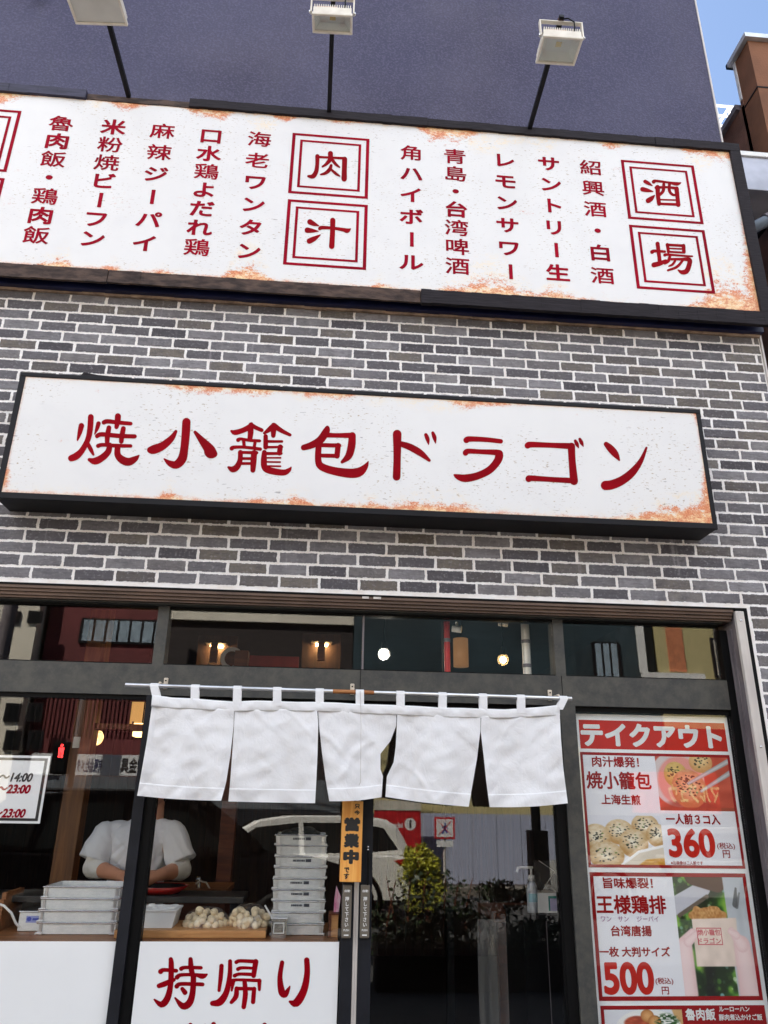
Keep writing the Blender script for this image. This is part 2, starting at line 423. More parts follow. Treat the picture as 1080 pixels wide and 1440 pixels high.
def traymat():
    m, n, b = newmat('dull_aluminium_tray'); c = n.coord((1, 1, 2.2))
    f = n.noise(c, 22, 5, 0.7); g = n.noise(c, 90, 3)
    n.put(b.inputs['Base Color'], n.mix(n.ramp(f, 0.3, 0.72), (0.66, 0.68, 0.685), (0.80, 0.81, 0.81)))
    b.inputs['Metallic'].default_value = 0.12; n.put(b.inputs['Roughness'], n.math('MULTIPLY_ADD', g, 0.25, 0.36))
    n.put(b.inputs['Normal'], n.bump(f, 0.06, 0.003)); return m
MT['tray'] = traymat()
MT['white'] = mat('white_paint', (0.78, 0.78, 0.77), 0.45, var=0.04, vscale=10)
MT['sheetwhite'] = mat('white_printed_sheet', (0.79, 0.79, 0.80), 0.4, var=0.015, vscale=2)
MT['postersheet'] = mat('poster_paper', (0.88, 0.88, 0.88), 0.35, var=0.01, vscale=2)
MT['red'] = mat('crimson_vinyl', srgb(148, 0, 32), 0.6, var=0.12, vscale=3, spec=0.06)
MT['red2'] = mat('deep_red_vinyl', srgb(140, 0, 16), 0.6, var=0.12, vscale=3, spec=0.06)
MT['pred'] = mat('poster_red_ink', srgb(196, 32, 16), 0.5, var=0.06, vscale=3, spec=0.2)
MT['pdred'] = mat('poster_dark_red_ink', srgb(152, 6, 12), 0.5, var=0.05, vscale=4, spec=0.2)
MT['purple'] = mat('poster_purple_ink', srgb(150, 70, 130), 0.4, var=0.02)
MT['pink'] = mat('stamp_red_ink', srgb(205, 80, 90), 0.5, var=0.05)
MT['ink'] = mat('black_ink', srgb(26, 24, 26), 0.5, var=0.05)
MT['inkgrey'] = mat('grey_ink', srgb(70, 74, 84), 0.5)
m, n, b = newmat('poster_photo_print'); a = n.n('ShaderNodeVertexColor'); a.layer_name = 'print'
n.L.new(a.outputs[0], b.inputs['Base Color']); b.inputs['Roughness'].default_value = 0.35; MT['print'] = m

def signface(name, W, H, seed, corner=0.2, topamp=0.09, botamp=0.15):
    m, n, b = newmat(name)
    t = n.n('ShaderNodeTexCoord'); sp = n.n('ShaderNodeSeparateXYZ'); n.L.new(t.outputs['Object'], sp.inputs[0])
    x, z = sp.outputs[0], sp.outputs[2]
    mp = n.n('ShaderNodeMapping'); mp.inputs[1].default_value = (seed, seed*1.7, 0); n.L.new(t.outputs['Object'], mp.inputs[0]); c = mp.outputs[0]
    def sc(s):
        q = n.n('ShaderNodeMapping'); q.inputs[3].default_value = s; n.L.new(c, q.inputs[0]); return q.outputs[0]
    fine = n.noise(sc((1, 1, 1.6)), 17, 9, 0.78); finer = n.noise(sc((1, 1, 2.6)), 110, 4, 0.7)
    mixf = n.math('ADD', n.math('MULTIPLY', fine, 0.62), n.math('MULTIPLY', finer, 0.38))
    lowb = n.noise(sc((1, 0.01, 0.01)), 1.9, 2); lowt = n.noise(sc((1, 0.01, 0.01)), 1.35, 2); lowv = n.noise(sc((0.01, 0.01, 1)), 5, 2)
    ampB = n.math('MULTIPLY_ADD', n.ramp(lowb, 0.47, 0.64), botamp, 0.014)
    cr = n.math('MULTIPLY', n.ramp(x, W/2-0.62, W/2-0.05), corner); cr = n.math('MULTIPLY', cr, n.ramp(z, H*.62, 0.0)); ampB = n.math('ADD', ampB, cr)
    ampT = n.math('MULTIPLY_ADD', n.ramp(lowt, 0.46, 0.60), topamp, 0.003)
    ampS = n.math('MULTIPLY_ADD', n.ramp(lowv, 0.5, 0.7), 0.035, 0.004)
    g = n.math('MULTIPLY_ADD', mixf, 4.6, -1.75)
    def edge(amp, d): return n.ramp(n.math('SUBTRACT', n.math('MULTIPLY', amp, g), d), -0.014, 0.02)
    mk = n.math('MAXIMUM', edge(ampB, z), edge(ampT, n.math('SUBTRACT', H, z)))
    mk = n.math('MAXIMUM', mk, edge(ampS, n.math('ADD', x, W/2)))
    mk = n.math('MAXIMUM', mk, edge(n.math('MULTIPLY_ADD', cr, 0.5, ampS), n.math('SUBTRACT', W/2, x)))
    # blots in the middle
    bl = n.noise(sc((1, 1, 2.0)), 3.1, 3, 0.5)
    blot = n.math('MULTIPLY', n.ramp(bl, 0.62, 0.72), n.ramp(mixf, 0.55, 0.62))
    spk = n.noise(sc((1, 1, 2.6)), 44, 3, 0.6); area = n.noise(c, 2.3, 3)
    speck = n.math('MULTIPLY', n.ramp(spk, 0.62, 0.68), n.ramp(area, 0.40, 0.58))
    spk2 = n.noise(sc((0.6, 1, 3.0)), 30, 2, 0.5); speck2 = n.math('MULTIPLY', n.math('MULTIPLY', n.ramp(spk2, 0.70, 0.735), n.ramp(area, .44, .5)), 0.6)
    dirt = n.noise(c, 4, 5, 0.6)
    col = n.mix(n.math('MULTIPLY', n.ramp(dirt, 0.4, 0.8), 0.5), (0.745, 0.73, 0.725), (0.675, 0.66, 0.665))
    col = n.mix(n.math('MULTIPLY', speck, 0.8), col, srgb(158, 132, 96))
    col = n.mix(speck2, col, srgb(112, 104, 108))
    rust = n.mix(n.ramp(finer, 0.38, 0.62), srgb(230, 150, 98), srgb(192, 88, 44))
    rust = n.mix(n.ramp(n.math('ADD', fine, n.math('MULTIPLY', finer, .3)), 0.56, 0.72), srgb(240, 204, 150), rust)
    cream = n.ramp(n.math('SUBTRACT', n.math('MULTIPLY', n.math('MAXIMUM', ampB, 0.03), 2.1), n.math('MINIMUM', z, n.math('MULTIPLY', n.math('SUBTRACT', H, z), 1.6))), -0.02, 0.12)
    col = n.mix(n.math('MULTIPLY', n.math('MULTIPLY', cream, n.ramp(mixf, .46, .60)), .55), col, srgb(238, 214, 172))
    col = n.mix(n.math('MULTIPLY', n.math('MAXIMUM', mk, n.math('MULTIPLY', blot, 0.85)), 0.92), col, rust)
    n.put(b.inputs['Base Color'], col); b.inputs['Roughness'].default_value = 0.3; b.inputs['Specular IOR Level'].default_value = 0.3
    return m

# woods
def wood(name, c1, c2, scale=5, stretch=(1, 1, 12), rough=0.5):
    m, n, b = newmat(name); c = n.coord(stretch)
    f = n.noise(c, scale, 6, 0.6, 0.6); n.put(b.inputs['Base Color'], n.mix(n.ramp(f, 0.3, 0.7), c1, c2))
    b.inputs['Roughness'].default_value = rough; n.put(b.inputs['Normal'], n.bump(f, 0.08, 0.003)); return m
MT['plaque'] = wood('honey_pine_board', srgb(242, 178, 92), srgb(222, 146, 62), 6, (8, 8, 0.7))
MT['counterwood'] = wood('brown_counter_wood', srgb(150, 98, 56), srgb(112, 68, 36), 5, (0.8, 6, 10))
MT['boardwood'] = wood('pale_cutting_board_wood', srgb(200, 148, 94), srgb(172, 118, 70), 5, (0.8, 6, 10))
MT['postwood'] = wood('golden_brown_post_wood', srgb(132, 84, 40), srgb(96, 58, 26), 4, (7, 7, 0.6))
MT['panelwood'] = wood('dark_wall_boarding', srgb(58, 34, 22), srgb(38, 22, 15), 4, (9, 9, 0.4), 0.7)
MT['redwood'] = wood('reddish_cabinet_wood', srgb(110, 56, 30), srgb(78, 38, 20), 4, (1, 6, 7))
MT['rodwood'] = wood('rod_wood', srgb(176, 116, 64), srgb(140, 84, 42), 9, (1, 5, 5))
MT['glass'] = glassmat('window_glass', (0.994, 0.997, 0.995), 0.046)
MT['carglass'] = mat('dark_car_glass', (0.012, 0.014, 0.015), 0.3, spec=0.03)
MT['film'] = glassmat('clear_plastic_film', (0.97, 0.96, 0.95), 0.05, 0.12, 0.05)
MT['tubplastic'] = mat('translucent_white_plastic', (0.74, 0.75, 0.75), 0.4, var=0.03)
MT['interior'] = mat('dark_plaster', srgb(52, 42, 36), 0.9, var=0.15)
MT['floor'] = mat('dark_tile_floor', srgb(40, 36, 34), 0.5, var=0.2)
MT['skin'] = mat('skin', srgb(196, 140, 112), 0.5, var=0.06, vscale=12, bscale=60, bstr=0.08)
MT['hair'] = mat('dark_hair', (0.012, 0.009, 0.008), 0.5, stretch=(8, 8, 1), bscale=40, bstr=0.5)
MT['shirt'] = mat('white_cotton_shirt', (0.78, 0.78, 0.80), 0.9, var=0.02, bscale=14, bstr=0.5, bdist=0.012)
MT['sleeve'] = mat('off_white_arm_cover', (0.74, 0.72, 0.68), 0.9, var=0.03, bscale=26, bstr=0.7, bdist=0.008)
MT['trousers'] = mat('dark_trousers', (0.02, 0.02, 0.024), 0.9)

# ------------------------------------------------------------------ ground
g = MB().box(-60, 60, -2.6, 40, -0.3, 0.0).build('sidewalk', mat('paving', srgb(122, 118, 112), 0.9, vscale=3, bscale=40), None); g['kind'] = 'structure'
g = MB().box(-60, 60, -12.6, -2.6, -0.4, -0.12).build('road', mat('asphalt', (0.05, 0.05, 0.052), 0.9, vscale=5, bscale=90, bstr=0.4), None); g['kind'] = 'structure'
g = MB().box(-60, 60, -60, -12.6, -0.3, 0.02).build('far_pavement', mat('far_paving', srgb(112, 106, 98), 0.9, vscale=2), None); g['kind'] = 'structure'

# ------------------------------------------------------------------ the shop building
XL, XR = -3.6, 2.69          # left and right ends of the shop
ZB, ZT = 2.62, 4.415         # brick field
shop = thing('shop_building', 'dumpling shop building with grey brick front and purple grey stucco wall above the signs', 'building', (0, 0, 0))
MB().box(XL, XR, 0.0, 0.22, ZB, 4.43).box(2.305, XR, 0.0, 0.22, 0.0, ZB).build('mortar_wall', MT['mortar'], shop)
# individual face bricks, slightly uneven
bk = MB(); PITCHX, PITCHZ = 0.2115, 0.06794
def brick(x0, x1, z0, z1):
    j = lambda a: rng.uniform(-a, a)
    n1 = max(2, int((x1-x0)/0.022)); pts = []
    for i in range(n1): pts.append((x0+(x1-x0)*i/n1, z0+j(.0017)))
    pts.append((x1+j(.002), z0+j(.002))); pts.append((x1+j(.0025), (z0+z1)/2))
    for i in range(n1): pts.append((x1-(x1-x0)*i/n1, z1+j(.0017)))
    pts.append((x0+j(.002), z1+j(.002))); pts.append((x0+j(.0025), (z0+z1)/2))
    cx, cz = (x0+x1)/2, (z0+z1)/2; d = rng.uniform(.0020, .0042)
    k = len(pts); sh = lambda p, a: (p[0]+(a if p[0] < cx else -a), p[1]+(a if p[1] < cz else -a))
    r0 = [(p[0], 0.001, p[1]) for p in pts]; r1 = [(p[0], -.0008, p[1]) for p in pts]
    tx, tz = j(.0009), j(.0009)
    r2 = [(sh(p, .0095)[0], -d+tx*(p[0]-cx)/.1+tz*(p[1]-cz)/.03, sh(p, .0095)[1]) for p in pts]
    fs = []
    for a in (0, k):
        for i in range(k): fs.append([a+i, a+(i+1) % k, a+k+(i+1) % k, a+k+i])
    fs.append(list(range(2*k, 3*k)))
    bk.add(r0+r1+r2, fs); bedge.extend([0.0]*(2*k)+[1.0]*k)
bedge = []
k0 = int((4.007-ZT)/PITCHZ)-1
for k in range(-8, 62):
    zt = 4.007-k*PITCHZ; zb = zt-PITCHZ
    if zt > ZT+.01: continue
    zt2 = min(zt, ZT); off = (0.066 if k % 2 else 0.0)+rng.uniform(-.008, .008)
    lo = XL if zb > ZB-0.012 else 2.33
    if zb < 0.02: continue
    x = 1.8038+off-PITCHX*40
    while x < XR:
        a, b2 = x, x+PITCHX; x = b2
        a2, b3 = max(a, lo), min(b2, XR)
        if b3-a2 < 0.03: continue
        gx = .0042+rng.uniform(-.001, .0015); gz = .0036+rng.uniform(-.0007, .0007)
        brick(a2+gx, b3-gx, zb+gz, zt2-gz)
bo = bk.build('face_bricks', MT['brick'], shop)
at = bo.data.attributes.new('edge', 'FLOAT', 'POINT'); at.data.foreach_set('value', bedge)
MB().box(XL, XR, -0.004, 0.22, 4.435, 10.2).build('stucco_wall', MT['stucco'], shop)
MB().box(XL, XL+0.2, 0.22, 9, 0, 10.2).box(XR-0.2, XR, 0.22, 9, 0, 10.2).box(XL+.2, XR-.2, 8.8, 9, 0, 10.2).build('side_wall', MT['stucco'], shop)
MB().box(XL+.2, XR-.2, 0.22, 8.8, 9.9, 10.0).build('roof', MT['alu2'], shop)
MB().box(XR-0.10, XR+0.014, -0.016, 0.3, 10.201, 10.25).box(XL, XR-.1, -0.016, 0.3, 10.201, 10.25).build('coping', MT['alu'], shop)
MB().box(XR+.001, XR+.012, -.010, .05, 6.0, 10.2).box(XR+.001, XR+.012, -.012, .05, 0, 4.43).build('corner_bead', MT['alu'], shop)
MB().box(XL, XR+.01, -0.05, -0.005, 4.418, 4.60).build('navy_flashing', MT['navy'], shop)
# plaster-smeared top course and weather strip under the flashing
sm = MB()
x = XL
while x < XR:
    L = rng.uniform(.05, .16); sm.box(x, min(x+L, XR), -0.016-rng.uniform(0, .006), 0, 4.405-rng.uniform(0, .006), 4.4175, ); x += L
sm.build('mortar_smear', mat('stained_mortar', srgb(170, 146, 126), 0.9, vscale=14, col2=srgb(120, 100, 86), bscale=40, bstr=0.6), shop)
# interior shell
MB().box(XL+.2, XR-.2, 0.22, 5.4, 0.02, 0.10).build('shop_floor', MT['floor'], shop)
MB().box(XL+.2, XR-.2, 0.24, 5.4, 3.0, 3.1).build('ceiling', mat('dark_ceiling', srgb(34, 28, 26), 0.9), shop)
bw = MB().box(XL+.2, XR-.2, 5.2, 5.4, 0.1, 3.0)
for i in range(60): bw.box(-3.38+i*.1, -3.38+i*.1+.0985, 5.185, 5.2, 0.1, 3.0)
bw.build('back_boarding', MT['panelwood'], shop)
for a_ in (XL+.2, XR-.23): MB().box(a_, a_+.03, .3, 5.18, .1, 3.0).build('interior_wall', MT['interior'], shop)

# ------------------------------------------------------------------ shop front frame and glazing
YF = 0.10                     # front face of the frame
GY0, GY1 = 0.128, 0.134       # glass
front = shop
MB().box(XL, 2.24, .0, .06, 2.605, 2.619).box(XL, 2.24, .012, .08, 2.590, 2.6045).build('rail_lip', MT['trim'], front)
MB().box(XL, 2.24, 0.025, 0.2, 2.574, 2.5895).box(XL, 2.24, 0.038, 0.2, 2.5625, 2.5735).build('head_rail', MT['trim'], front)
fx = MB().box(XL, 2.2, YF, .2, 2.0945, 2.2495)
fx.build('header_band', MT['charcoal'], front)
for xx in (-2.4, 0.205, 1.28): MB().box(xx, xx+.003, YF-.0015, YF+.01, 2.096, 2.248).build('panel_joint', MT['black'], front)
# head strip: left part of the panes is shorter, right taller
MB().box(XL, 2.2, YF-.04, .2, 2.5565, 2.562).build('head_strip', MT['charcoal'], front)
MB().box(XL, 2.2, YF+.012, .19, 2.5455, 2.5562).box(XL, 2.2, YF+.012, .19, 2.2497, 2.256).build('gasket', MT['black'], front)
for x0, x1 in ((-.868, -.811), (1.254, 1.309)):
    MB().box(x0, x1, YF+.001, .2, 2.2497, 2.5562).build('transom_mullion', MT['charcoal'], front)
MB().box(-2.42, -2.36, YF+.001, .2, 2.2497, 2.5562).build('transom_mullion', MT['charcoal'], front)
MB().box(.213, .222, YF+.02, .17, 2.2562, 2.5454).build('glass_joint', MT['alu2'], front)
for x0, x1 in ((-3.6, -2.421), (-2.359, -.869), (-.81, .2125), (.2225, 1.2535), (1.3095, 2.2)):
    MB().box(x0, x1, GY0, GY1, 2.2563, 2.5453).build('transom_pane', MT['glass'], front)
# posts
MB().box(-.874, -.824, YF, .2, 0.12, 2.0942).build('post', MT['slate'], front)
MB().box(-.8235, -.779, YF+.018, .2, 0.12, 2.0942).build('post_recess', MT['black'], front)
MB().box(-2.46, -2.39, YF, .2, 0.12, 2.0942).build('post', MT['slate'], front)
MB().box(1.2635, 1.345, YF, .2, 0.12, 2.0942).build('post', MT['charcoal'], front)
MB().box(1.2115, 1.263, YF+.016, .2, 0.12, 2.0942).build('post_recess', MT['black'], front)
MB().box(2.2005, 2.2475, YF+.004, .2, 0.12, 2.527).build('end_post', MT['black'], front)
MB().box(-2.389, -.8745, YF+.015, .19, 2.072, 2.0942).box(1.3455, 2.2, YF+.02, .19, 2.068, 2.0942).box(-.7785, 1.211, YF+.03, .19, 2.06, 2.0942).build('head_gasket', MT['black'], front)
MB().box(XL, 2.2, YF+.002, .2, 0.0, .1195).build('bottom_rail', MT['charcoal'], front)
MB().box(-2.389, -.8745, GY0, GY1, .12, 2.072).build('window_pane', MT['glass'], front)
MB().box(-3.6, -2.461, GY0, GY1, .12, 2.0942).build('window_pane', MT['glass'], front)
MB().box(1.3455, 2.2, GY0, GY1, .12, 2.068).build('window_pane', MT['glass'], front)
# aluminium jamb on the right
MB().box(2.248, 2.297, -.006, .02, 0, 2.612, .004).build('jamb', MT['alu'], front)
jg = MB().box(2.249, 2.296, .0205, .2, 0, 2.612)
for q in (.06, .1, .14): jg.box(2.243, 2.249, q, q+.012, 0, 2.527)
jg.build('jamb_return', MT['alu2'], front)
MB().box(2.2972, 2.318, -.003, .02, 0, 2.63).box(XL, 2.2972, -.003, .02, 2.6195, 2.63).build('sealant', MT['black'], front)
for zz in (2.56, 1.9): MB().lathe([(0, -.010), (.005, -.010), (.006, -.006)], (2.272, 0, zz), 10, 'y').build('jamb_screw', MT['steel'], front)
for a_, b_2 in ((.20, .235), (.26, .30)): MB().box(a_, b_2, -.004, .024, 2.608, 2.6195).build('broken_rail_clip', MT['alu'], front)

# sliding doors
def sliding_door(x0, x1, stile_left, label):
    sx = (x0, x0+.062) if stile_left else (x1-.056, x1)
    ox = (x1-.008, x1) if stile_left else (x0, x0+.008)
    d = MB().box(*sx, YF+.004, .172, .13, 2.055, .003).build('sliding_door', MT['slate'], shop); d['label'] = label
    MB().box(*ox, YF+.02, .17, .13, 2.055).build('outer_stile', MT['black'], d)
    a, b = (sx[1]+.0005, ox[0]-.0005) if stile_left else (ox[1]+.0005, sx[0]-.0005)
    MB().box(a, b, YF+.012, .17, 2.02, 2.055).build('top_rail', MT['black'], d)
    MB().box(a, b, YF+.012, .17, .13, .20).build('bottom_rail', MT['slate'], d)
    MB().box(a, b, GY0, GY1, .2005, 2.0195).build('glass', MT['glass'], d)
    ex = (x0-.011, x0-.0005) if stile_left else (x1+.0005, x1+.011)
    MB().box(*ex, YF+.008, .16, .13, 2.055).build('edge_seal', MT['alu'], d)
    # touch switch
    cx = (sx[0]+sx[1])/2 + (0.004 if stile_left else 0.004)
    c = P(513 if stile_left else 487.5, 1281, YF)
    hz = .112
    sw = MB(); sw.box(c.x-.022, c.x+.022, YF-.014, YF+.0035, c.z-hz, c.z+hz, .005); nf = len(sw.f)
    tx = MB()
    for i, ch in enumerate('押して下さい'): text_em(tx, ch, c.x, c.z+.052-i*.0215, .019, .020, YF-.0155, .02)
    text_box(tx, '自動', c.x, c.z+.086, .026, .011, YF-.0155, .02)
    text_box(tx, 'PUSH', c.x, c.z-.078, .026, .009, YF-.0155, .015)
    rectface(tx, c.x-.011, c.x+.011, c.z-.101, c.z-.096, YF-.0155)
    sw.add(tx.v, tx.f); so = sw.build('touch_switch', MT['switch'], d); so.data.materials.append(MT['white'])
    for p_ in so.data.polygons: p_.material_index = 1 if p_.index >= nf else 0
    return d
MT['switch'] = mat('grey_brown_switch', srgb(100, 92, 82), 0.4, var=0.05)
sliding_door(-.7785, .203, False, 'left sliding glass door behind the wooden hanging plaque')
rdoor = sliding_door(.226, 1.211, True, 'right sliding glass door with a black bar handle')
hc = P(517, 1219, YF)
hb = MB().tube([(hc.x, YF-.03, hc.z-.075), (hc.x, YF-.032, hc.z), (hc.x, YF-.03, hc.z+.075)], .006)
for s in (-1, 1): hb.tube([(hc.x, YF+.004, hc.z+s*.066), (hc.x, YF-.03, hc.z+s*.066)], .005)
hb.build('bar_handle', MT['black'], rdoor)
for s in (-1, 1):
    for q in (.075, .088): MB().lathe([(0, -.009), (.005, -.008), (.006, 0)], (hc.x, YF+.003, hc.z+s*q), 10, 'y').build('handle_screw', MT['steel'], rdoor)

# ------------------------------------------------------------------ upper menu sign
YM = -0.12
mw, mz0, mz1 = (-3.55, 2.651), 4.506, 5.831
msx = (mw[0]+mw[1])/2
menu = thing('menu_sign', 'long white rust stained menu sign with red writing above the brick wall', 'sign', (msx, YM, mz0))
MB().box(mw[0]-.03, mw[1]+.04, YM+.012, -.005, mz0-.02, mz1+.03).build('backing', MT['blackmetal'], menu)
MB().box(mw[0], mw[1], YM, YM+.0115, mz0, mz1).build('face', signface('rusty_menu_face', mw[1]-mw[0], mz1-mz0, 3.1, 0.22, 0.15), menu)
def batten(x0, x1, z0, z1, y0, m):
    b2 = MB(); n_ = max(2, int((x1-x0)/.06)) if x1-x0 > z1-z0 else 2
    if x1-x0 > z1-z0:
        for i in range(n_):
            a = x0+(x1-x0)*i/n_; c = x0+(x1-x0)*(i+1)/n_
            b2.box(a, c+.0002, y0+rng.uniform(0, .0025), YM+.011, z0+rng.uniform(0, .004), z1-rng.uniform(0, .004))
    else: b2.box(x0, x1, y0, YM+.011, z0, z1)
    return b2.build('frame_batten', m, menu)
ztop = (mz1-.004, mz1+.066)
batten(-3.62, -1.68, *ztop, YM-.022, MT['bluewood']); batten(-1.675, -1.02, mz1-.002, mz1+.046, YM-.008, MT['rottenwood'])
batten(-1.02, .55, *ztop, YM-.022, MT['darkwood']); batten(.553, 2.12, mz1-.004, mz1+.062, YM-.02, MT['darkwood']); batten(2.123, 2.72, *ztop, YM-.022, MT['darkwood'])
zbot = (mz0-.092, mz0+.002)
batten(-3.62, -1.35, *zbot, YM-.008, MT['rottenwood']); batten(-1.345, .5, mz0-.088, mz0+.002, YM-.006, MT['rottenwood']); batten(.503, 2.72, mz0-.098, mz0+.002, YM-.02, MT['darkwood'])
batten(mw[1]-.002, mw[1]+.07, mz0+.0025, mz1-.0045, YM-.02, MT['darkwood'])
YT = YM-.0015
def squares(pts_list, y, chars):
    for q in pts_list:
        o = MB(); a, b2 = q[0], q[1]
        outline(o, a[0], b2[0], a[1], b2[1], .021, y, .019)
        ix, iz = (b2[0]-a[0])*.105, (b2[1]-a[1])*.105
        outline(o, a[0]+ix, b2[0]-ix, a[1]+iz, b2[1]-iz, .017, y, .016); o.build('double_border', MT['red'], menu)
def sq(u0, v0, u1, v1, u2, v2, u3, v3):
    tl, tr, br, bl = P(u0, v0, YT), P(u1, v1, YT), P(u2, v2, YT), P(u3, v3, YT)
    return (((tl.x+bl.x)/2, (bl.z+br.z)/2), ((tr.x+br.x)/2, (tl.z+tr.z)/2))
E_ = (395, 180, 6.857); F_ = (870, 215, 6.857)
def cr(o, *p): return [o[0]+p[i]/o[2] if i % 2 == 0 else o[1]+p[i]/o[2] for i in range(8)]
qs = [sq(*cr(E_, 112, 45, 855, 105, 838, 685, 70, 625)), sq(*cr(E_, 65, 685, 838, 742, 822, 1370, 22, 1315)),
      sq(*cr(F_, 22, 70, 725, 117, 818, 685, 90, 637)), sq(*cr(F_, 100, 697, 830, 740, 930, 1355, 175, 1310))]
wS = qs[0][1][0]-qs[0][0][0]
xr_ = P(30.5, 156, YT).x
for i in (0, 1): qs.append(((xr_-wS, qs[i][0][1]), (xr_, qs[i][1][1])))
squares(qs, YT, None)
NIKU = [[(352,272,38),(350,350,34),(340,420,38),(310,465,40),(265,465,22)],[(345,278,22),(480,285,20),(620,292,24)],[(615,300,44),(612,400,44),(610,490,48)],
 [(478,245,44),(475,300,40),(440,345,28),(402,372,18)],[(490,300,28),(530,350,26),(565,378,14)],[(485,360,24),(470,400,34),(430,435,28),(385,448,16)],[(485,400,20),(530,440,26),(565,462,14)]]
JIRU = [[(280,905,48),(320,925,36),(365,943,10)],[(255,985,48),(300,990,36),(358,995,10)],[(275,1090,48),(325,1065,40),(380,1030,10)],
 [(375,970,30),(395,960,32),(500,965,26),(600,980,32),(640,990,40),(672,972,10)],[(500,890,46),(498,1000,44),(490,1140,48)]]
SAKE = [[(255,275,32),(285,292,30),(322,315,10)],[(230,350,40),(275,360,34),(330,372,10)],[(285,460,44),(315,440,40),(345,410,12)],
 [(338,278,34),(360,270,24),(480,285,20),(560,298,32),(600,288,10)],[(375,330,40),(380,420,36),(390,490,36)],[(360,335,26),(460,330,20),(565,342,26)],
 [(558,345,40),(568,430,36),(575,500,38)],[(385,490,22),(575,497,24)],[(395,450,14),(560,455,14)],[(435,300,26),(430,365,28),(395,405,24)],[(490,300,26),(490,365,26),(520,402,22),(555,405,20)]]
JOU = [[(322,955,34),(350,945,26),(445,952,22)],[(375,875,36),(385,950,34),(395,1040,34)],[(340,1080,44),(400,1065,40),(455,1040,26)],
 [(470,885,30),(480,955,26)],[(465,885,22),(625,895,24)],[(625,895,34),(630,955,30)],[(480,920,14),(630,927,14)],[(480,952,18),(635,962,18)],
 [(445,985,28),(470,980,22),(600,990,18),(710,997,16)],[(495,990,24),(480,1040,28),(445,1068,18)],
 [(510,1025,22),(600,1025,24),(680,1030,40),(680,1080,42),(655,1140,44),(610,1150,36),(575,1130,12)],[(545,1040,20),(520,1075,22),(485,1092,14)],[(615,1040,22),(560,1100,24),(475,1132,18)]]
for stx, o_ in ((NIKU, E_), (JIRU, E_), (SAKE, F_), (JOU, F_)):
    t_ = MB(); brush_text(t_, stx, *o_, YT); t_.build('large_character', MT['red2'], menu)
for s, a, b2 in (('紹興酒・白酒', (831.3, 236), (847, 387.8)), ('サントリー生', (771.4, 230.4), (785, 384)), ('レモンサワー', (710, 225.7), (716.3, 382)),
                 ('青島・台湾啤酒', (640, 220.3), (643, 374.3)), ('角ハイボール', (578.4, 215.3), (578.4, 369)), ('海老ワンタン', (363.9, 196), (350.4, 353.5)),
                 ('口水鶏よだれ鶏', (296.7, 191.5), (276.9, 348)), ('麻辣ジーパイ', (227, 184.5), (205, 342.5)), ('米粉焼ビーフン', (158, 178.8), (131.3, 336)), ('魯肉飯・鶏肉飯', (84.5, 173.8), (52.5, 331))):
    A, B = P(*a, YT), P(*b2, YT); xx = (A.x+B.x)/2
    for i, ch in enumerate(s):
        z = A.z+(B.z-A.z)*i/(len(s)-1)
        hard = ch in '魯飯鶏辣麻焼粉海老興酒紹青島湾啤角'
        t_ = MB(); text_em(t_, ch, xx, z, .158, .132, YT, .016 if hard else .030); t_.build('small_character', MT['red'], menu)

# ------------------------------------------------------------------ projecting name sign
YB = -0.20
bx0, bx1, bz0, bz1 = P(2, 690, YB).x, P(1007, 742, YB).x, 0, 0
tl_, tr_, bl_, br_ = P(29.6, 523, YB), P(984, 577, YB), P(0, 700, YB), P(1009.6, 744.6, YB)
bx0, bx1 = tl_.x, (tr_.x+br_.x)/2; bz0, bz1 = br_.z, (tl_.z+tr_.z)/2
name = thing('name_sign', 'long white sign box with red shop name mounted on the brick wall above the windows', 'sign', ((bx0+bx1)/2, YB, bz0))
itl, ibr = P(36.1, 529.6, YB), P(1002.2, 735.9, YB)
ix0, ix1, iz0, iz1 = itl.x, ibr.x, (P(.9, 691.7, YB).z+ibr.z)/2, (itl.z+P(979.1, 581.1, YB).z)/2
MB().box(bx0+.004, bx1-.004, YB+.014, -.004, bz0+.002, bz1-.002, .004).build('box_body', MT['blackmetal'], name)
fm = MB().box(bx0, bx1, YB-.004, YB+.0138, bz0, iz0, .003).box(bx0, bx1, YB-.004, YB+.0138, iz1, bz1, .003)
fm.box(bx0, ix0, YB-.003, YB+.0138, iz0+.0003, iz1-.0003, .002).box(ix1, bx1, YB-.003, YB+.0138, iz0+.0003, iz1-.0003, .002)
fm.build('front_frame', MT['blackmetal2'] if 'blackmetal2' in MT else MT['blackmetal'], name)
fo = MB().box(ix0, ix1, YB+.002, YB+.0135, iz0, iz1); fo = fo.build('face', None, name)
fo.data.materials.append(signface('rusty_name_face', ix1-ix0, iz1-iz0, 9.4, 0.16, 0.06, 0.06))
fo.data.transform(Matrix.Translation((-(ix0+ix1)/2+(bx0+bx1)/2, 0, -(iz0-bz0)))); fo.location = ((ix0+ix1)/2-(bx0+bx1)/2, 0, iz0-bz0)
YN = YB+.0008
A_, B_, C_, D_ = (90, 570, 4.909), (310, 580, 4.909), (530, 590, 4.909), (720, 595, 4.909)
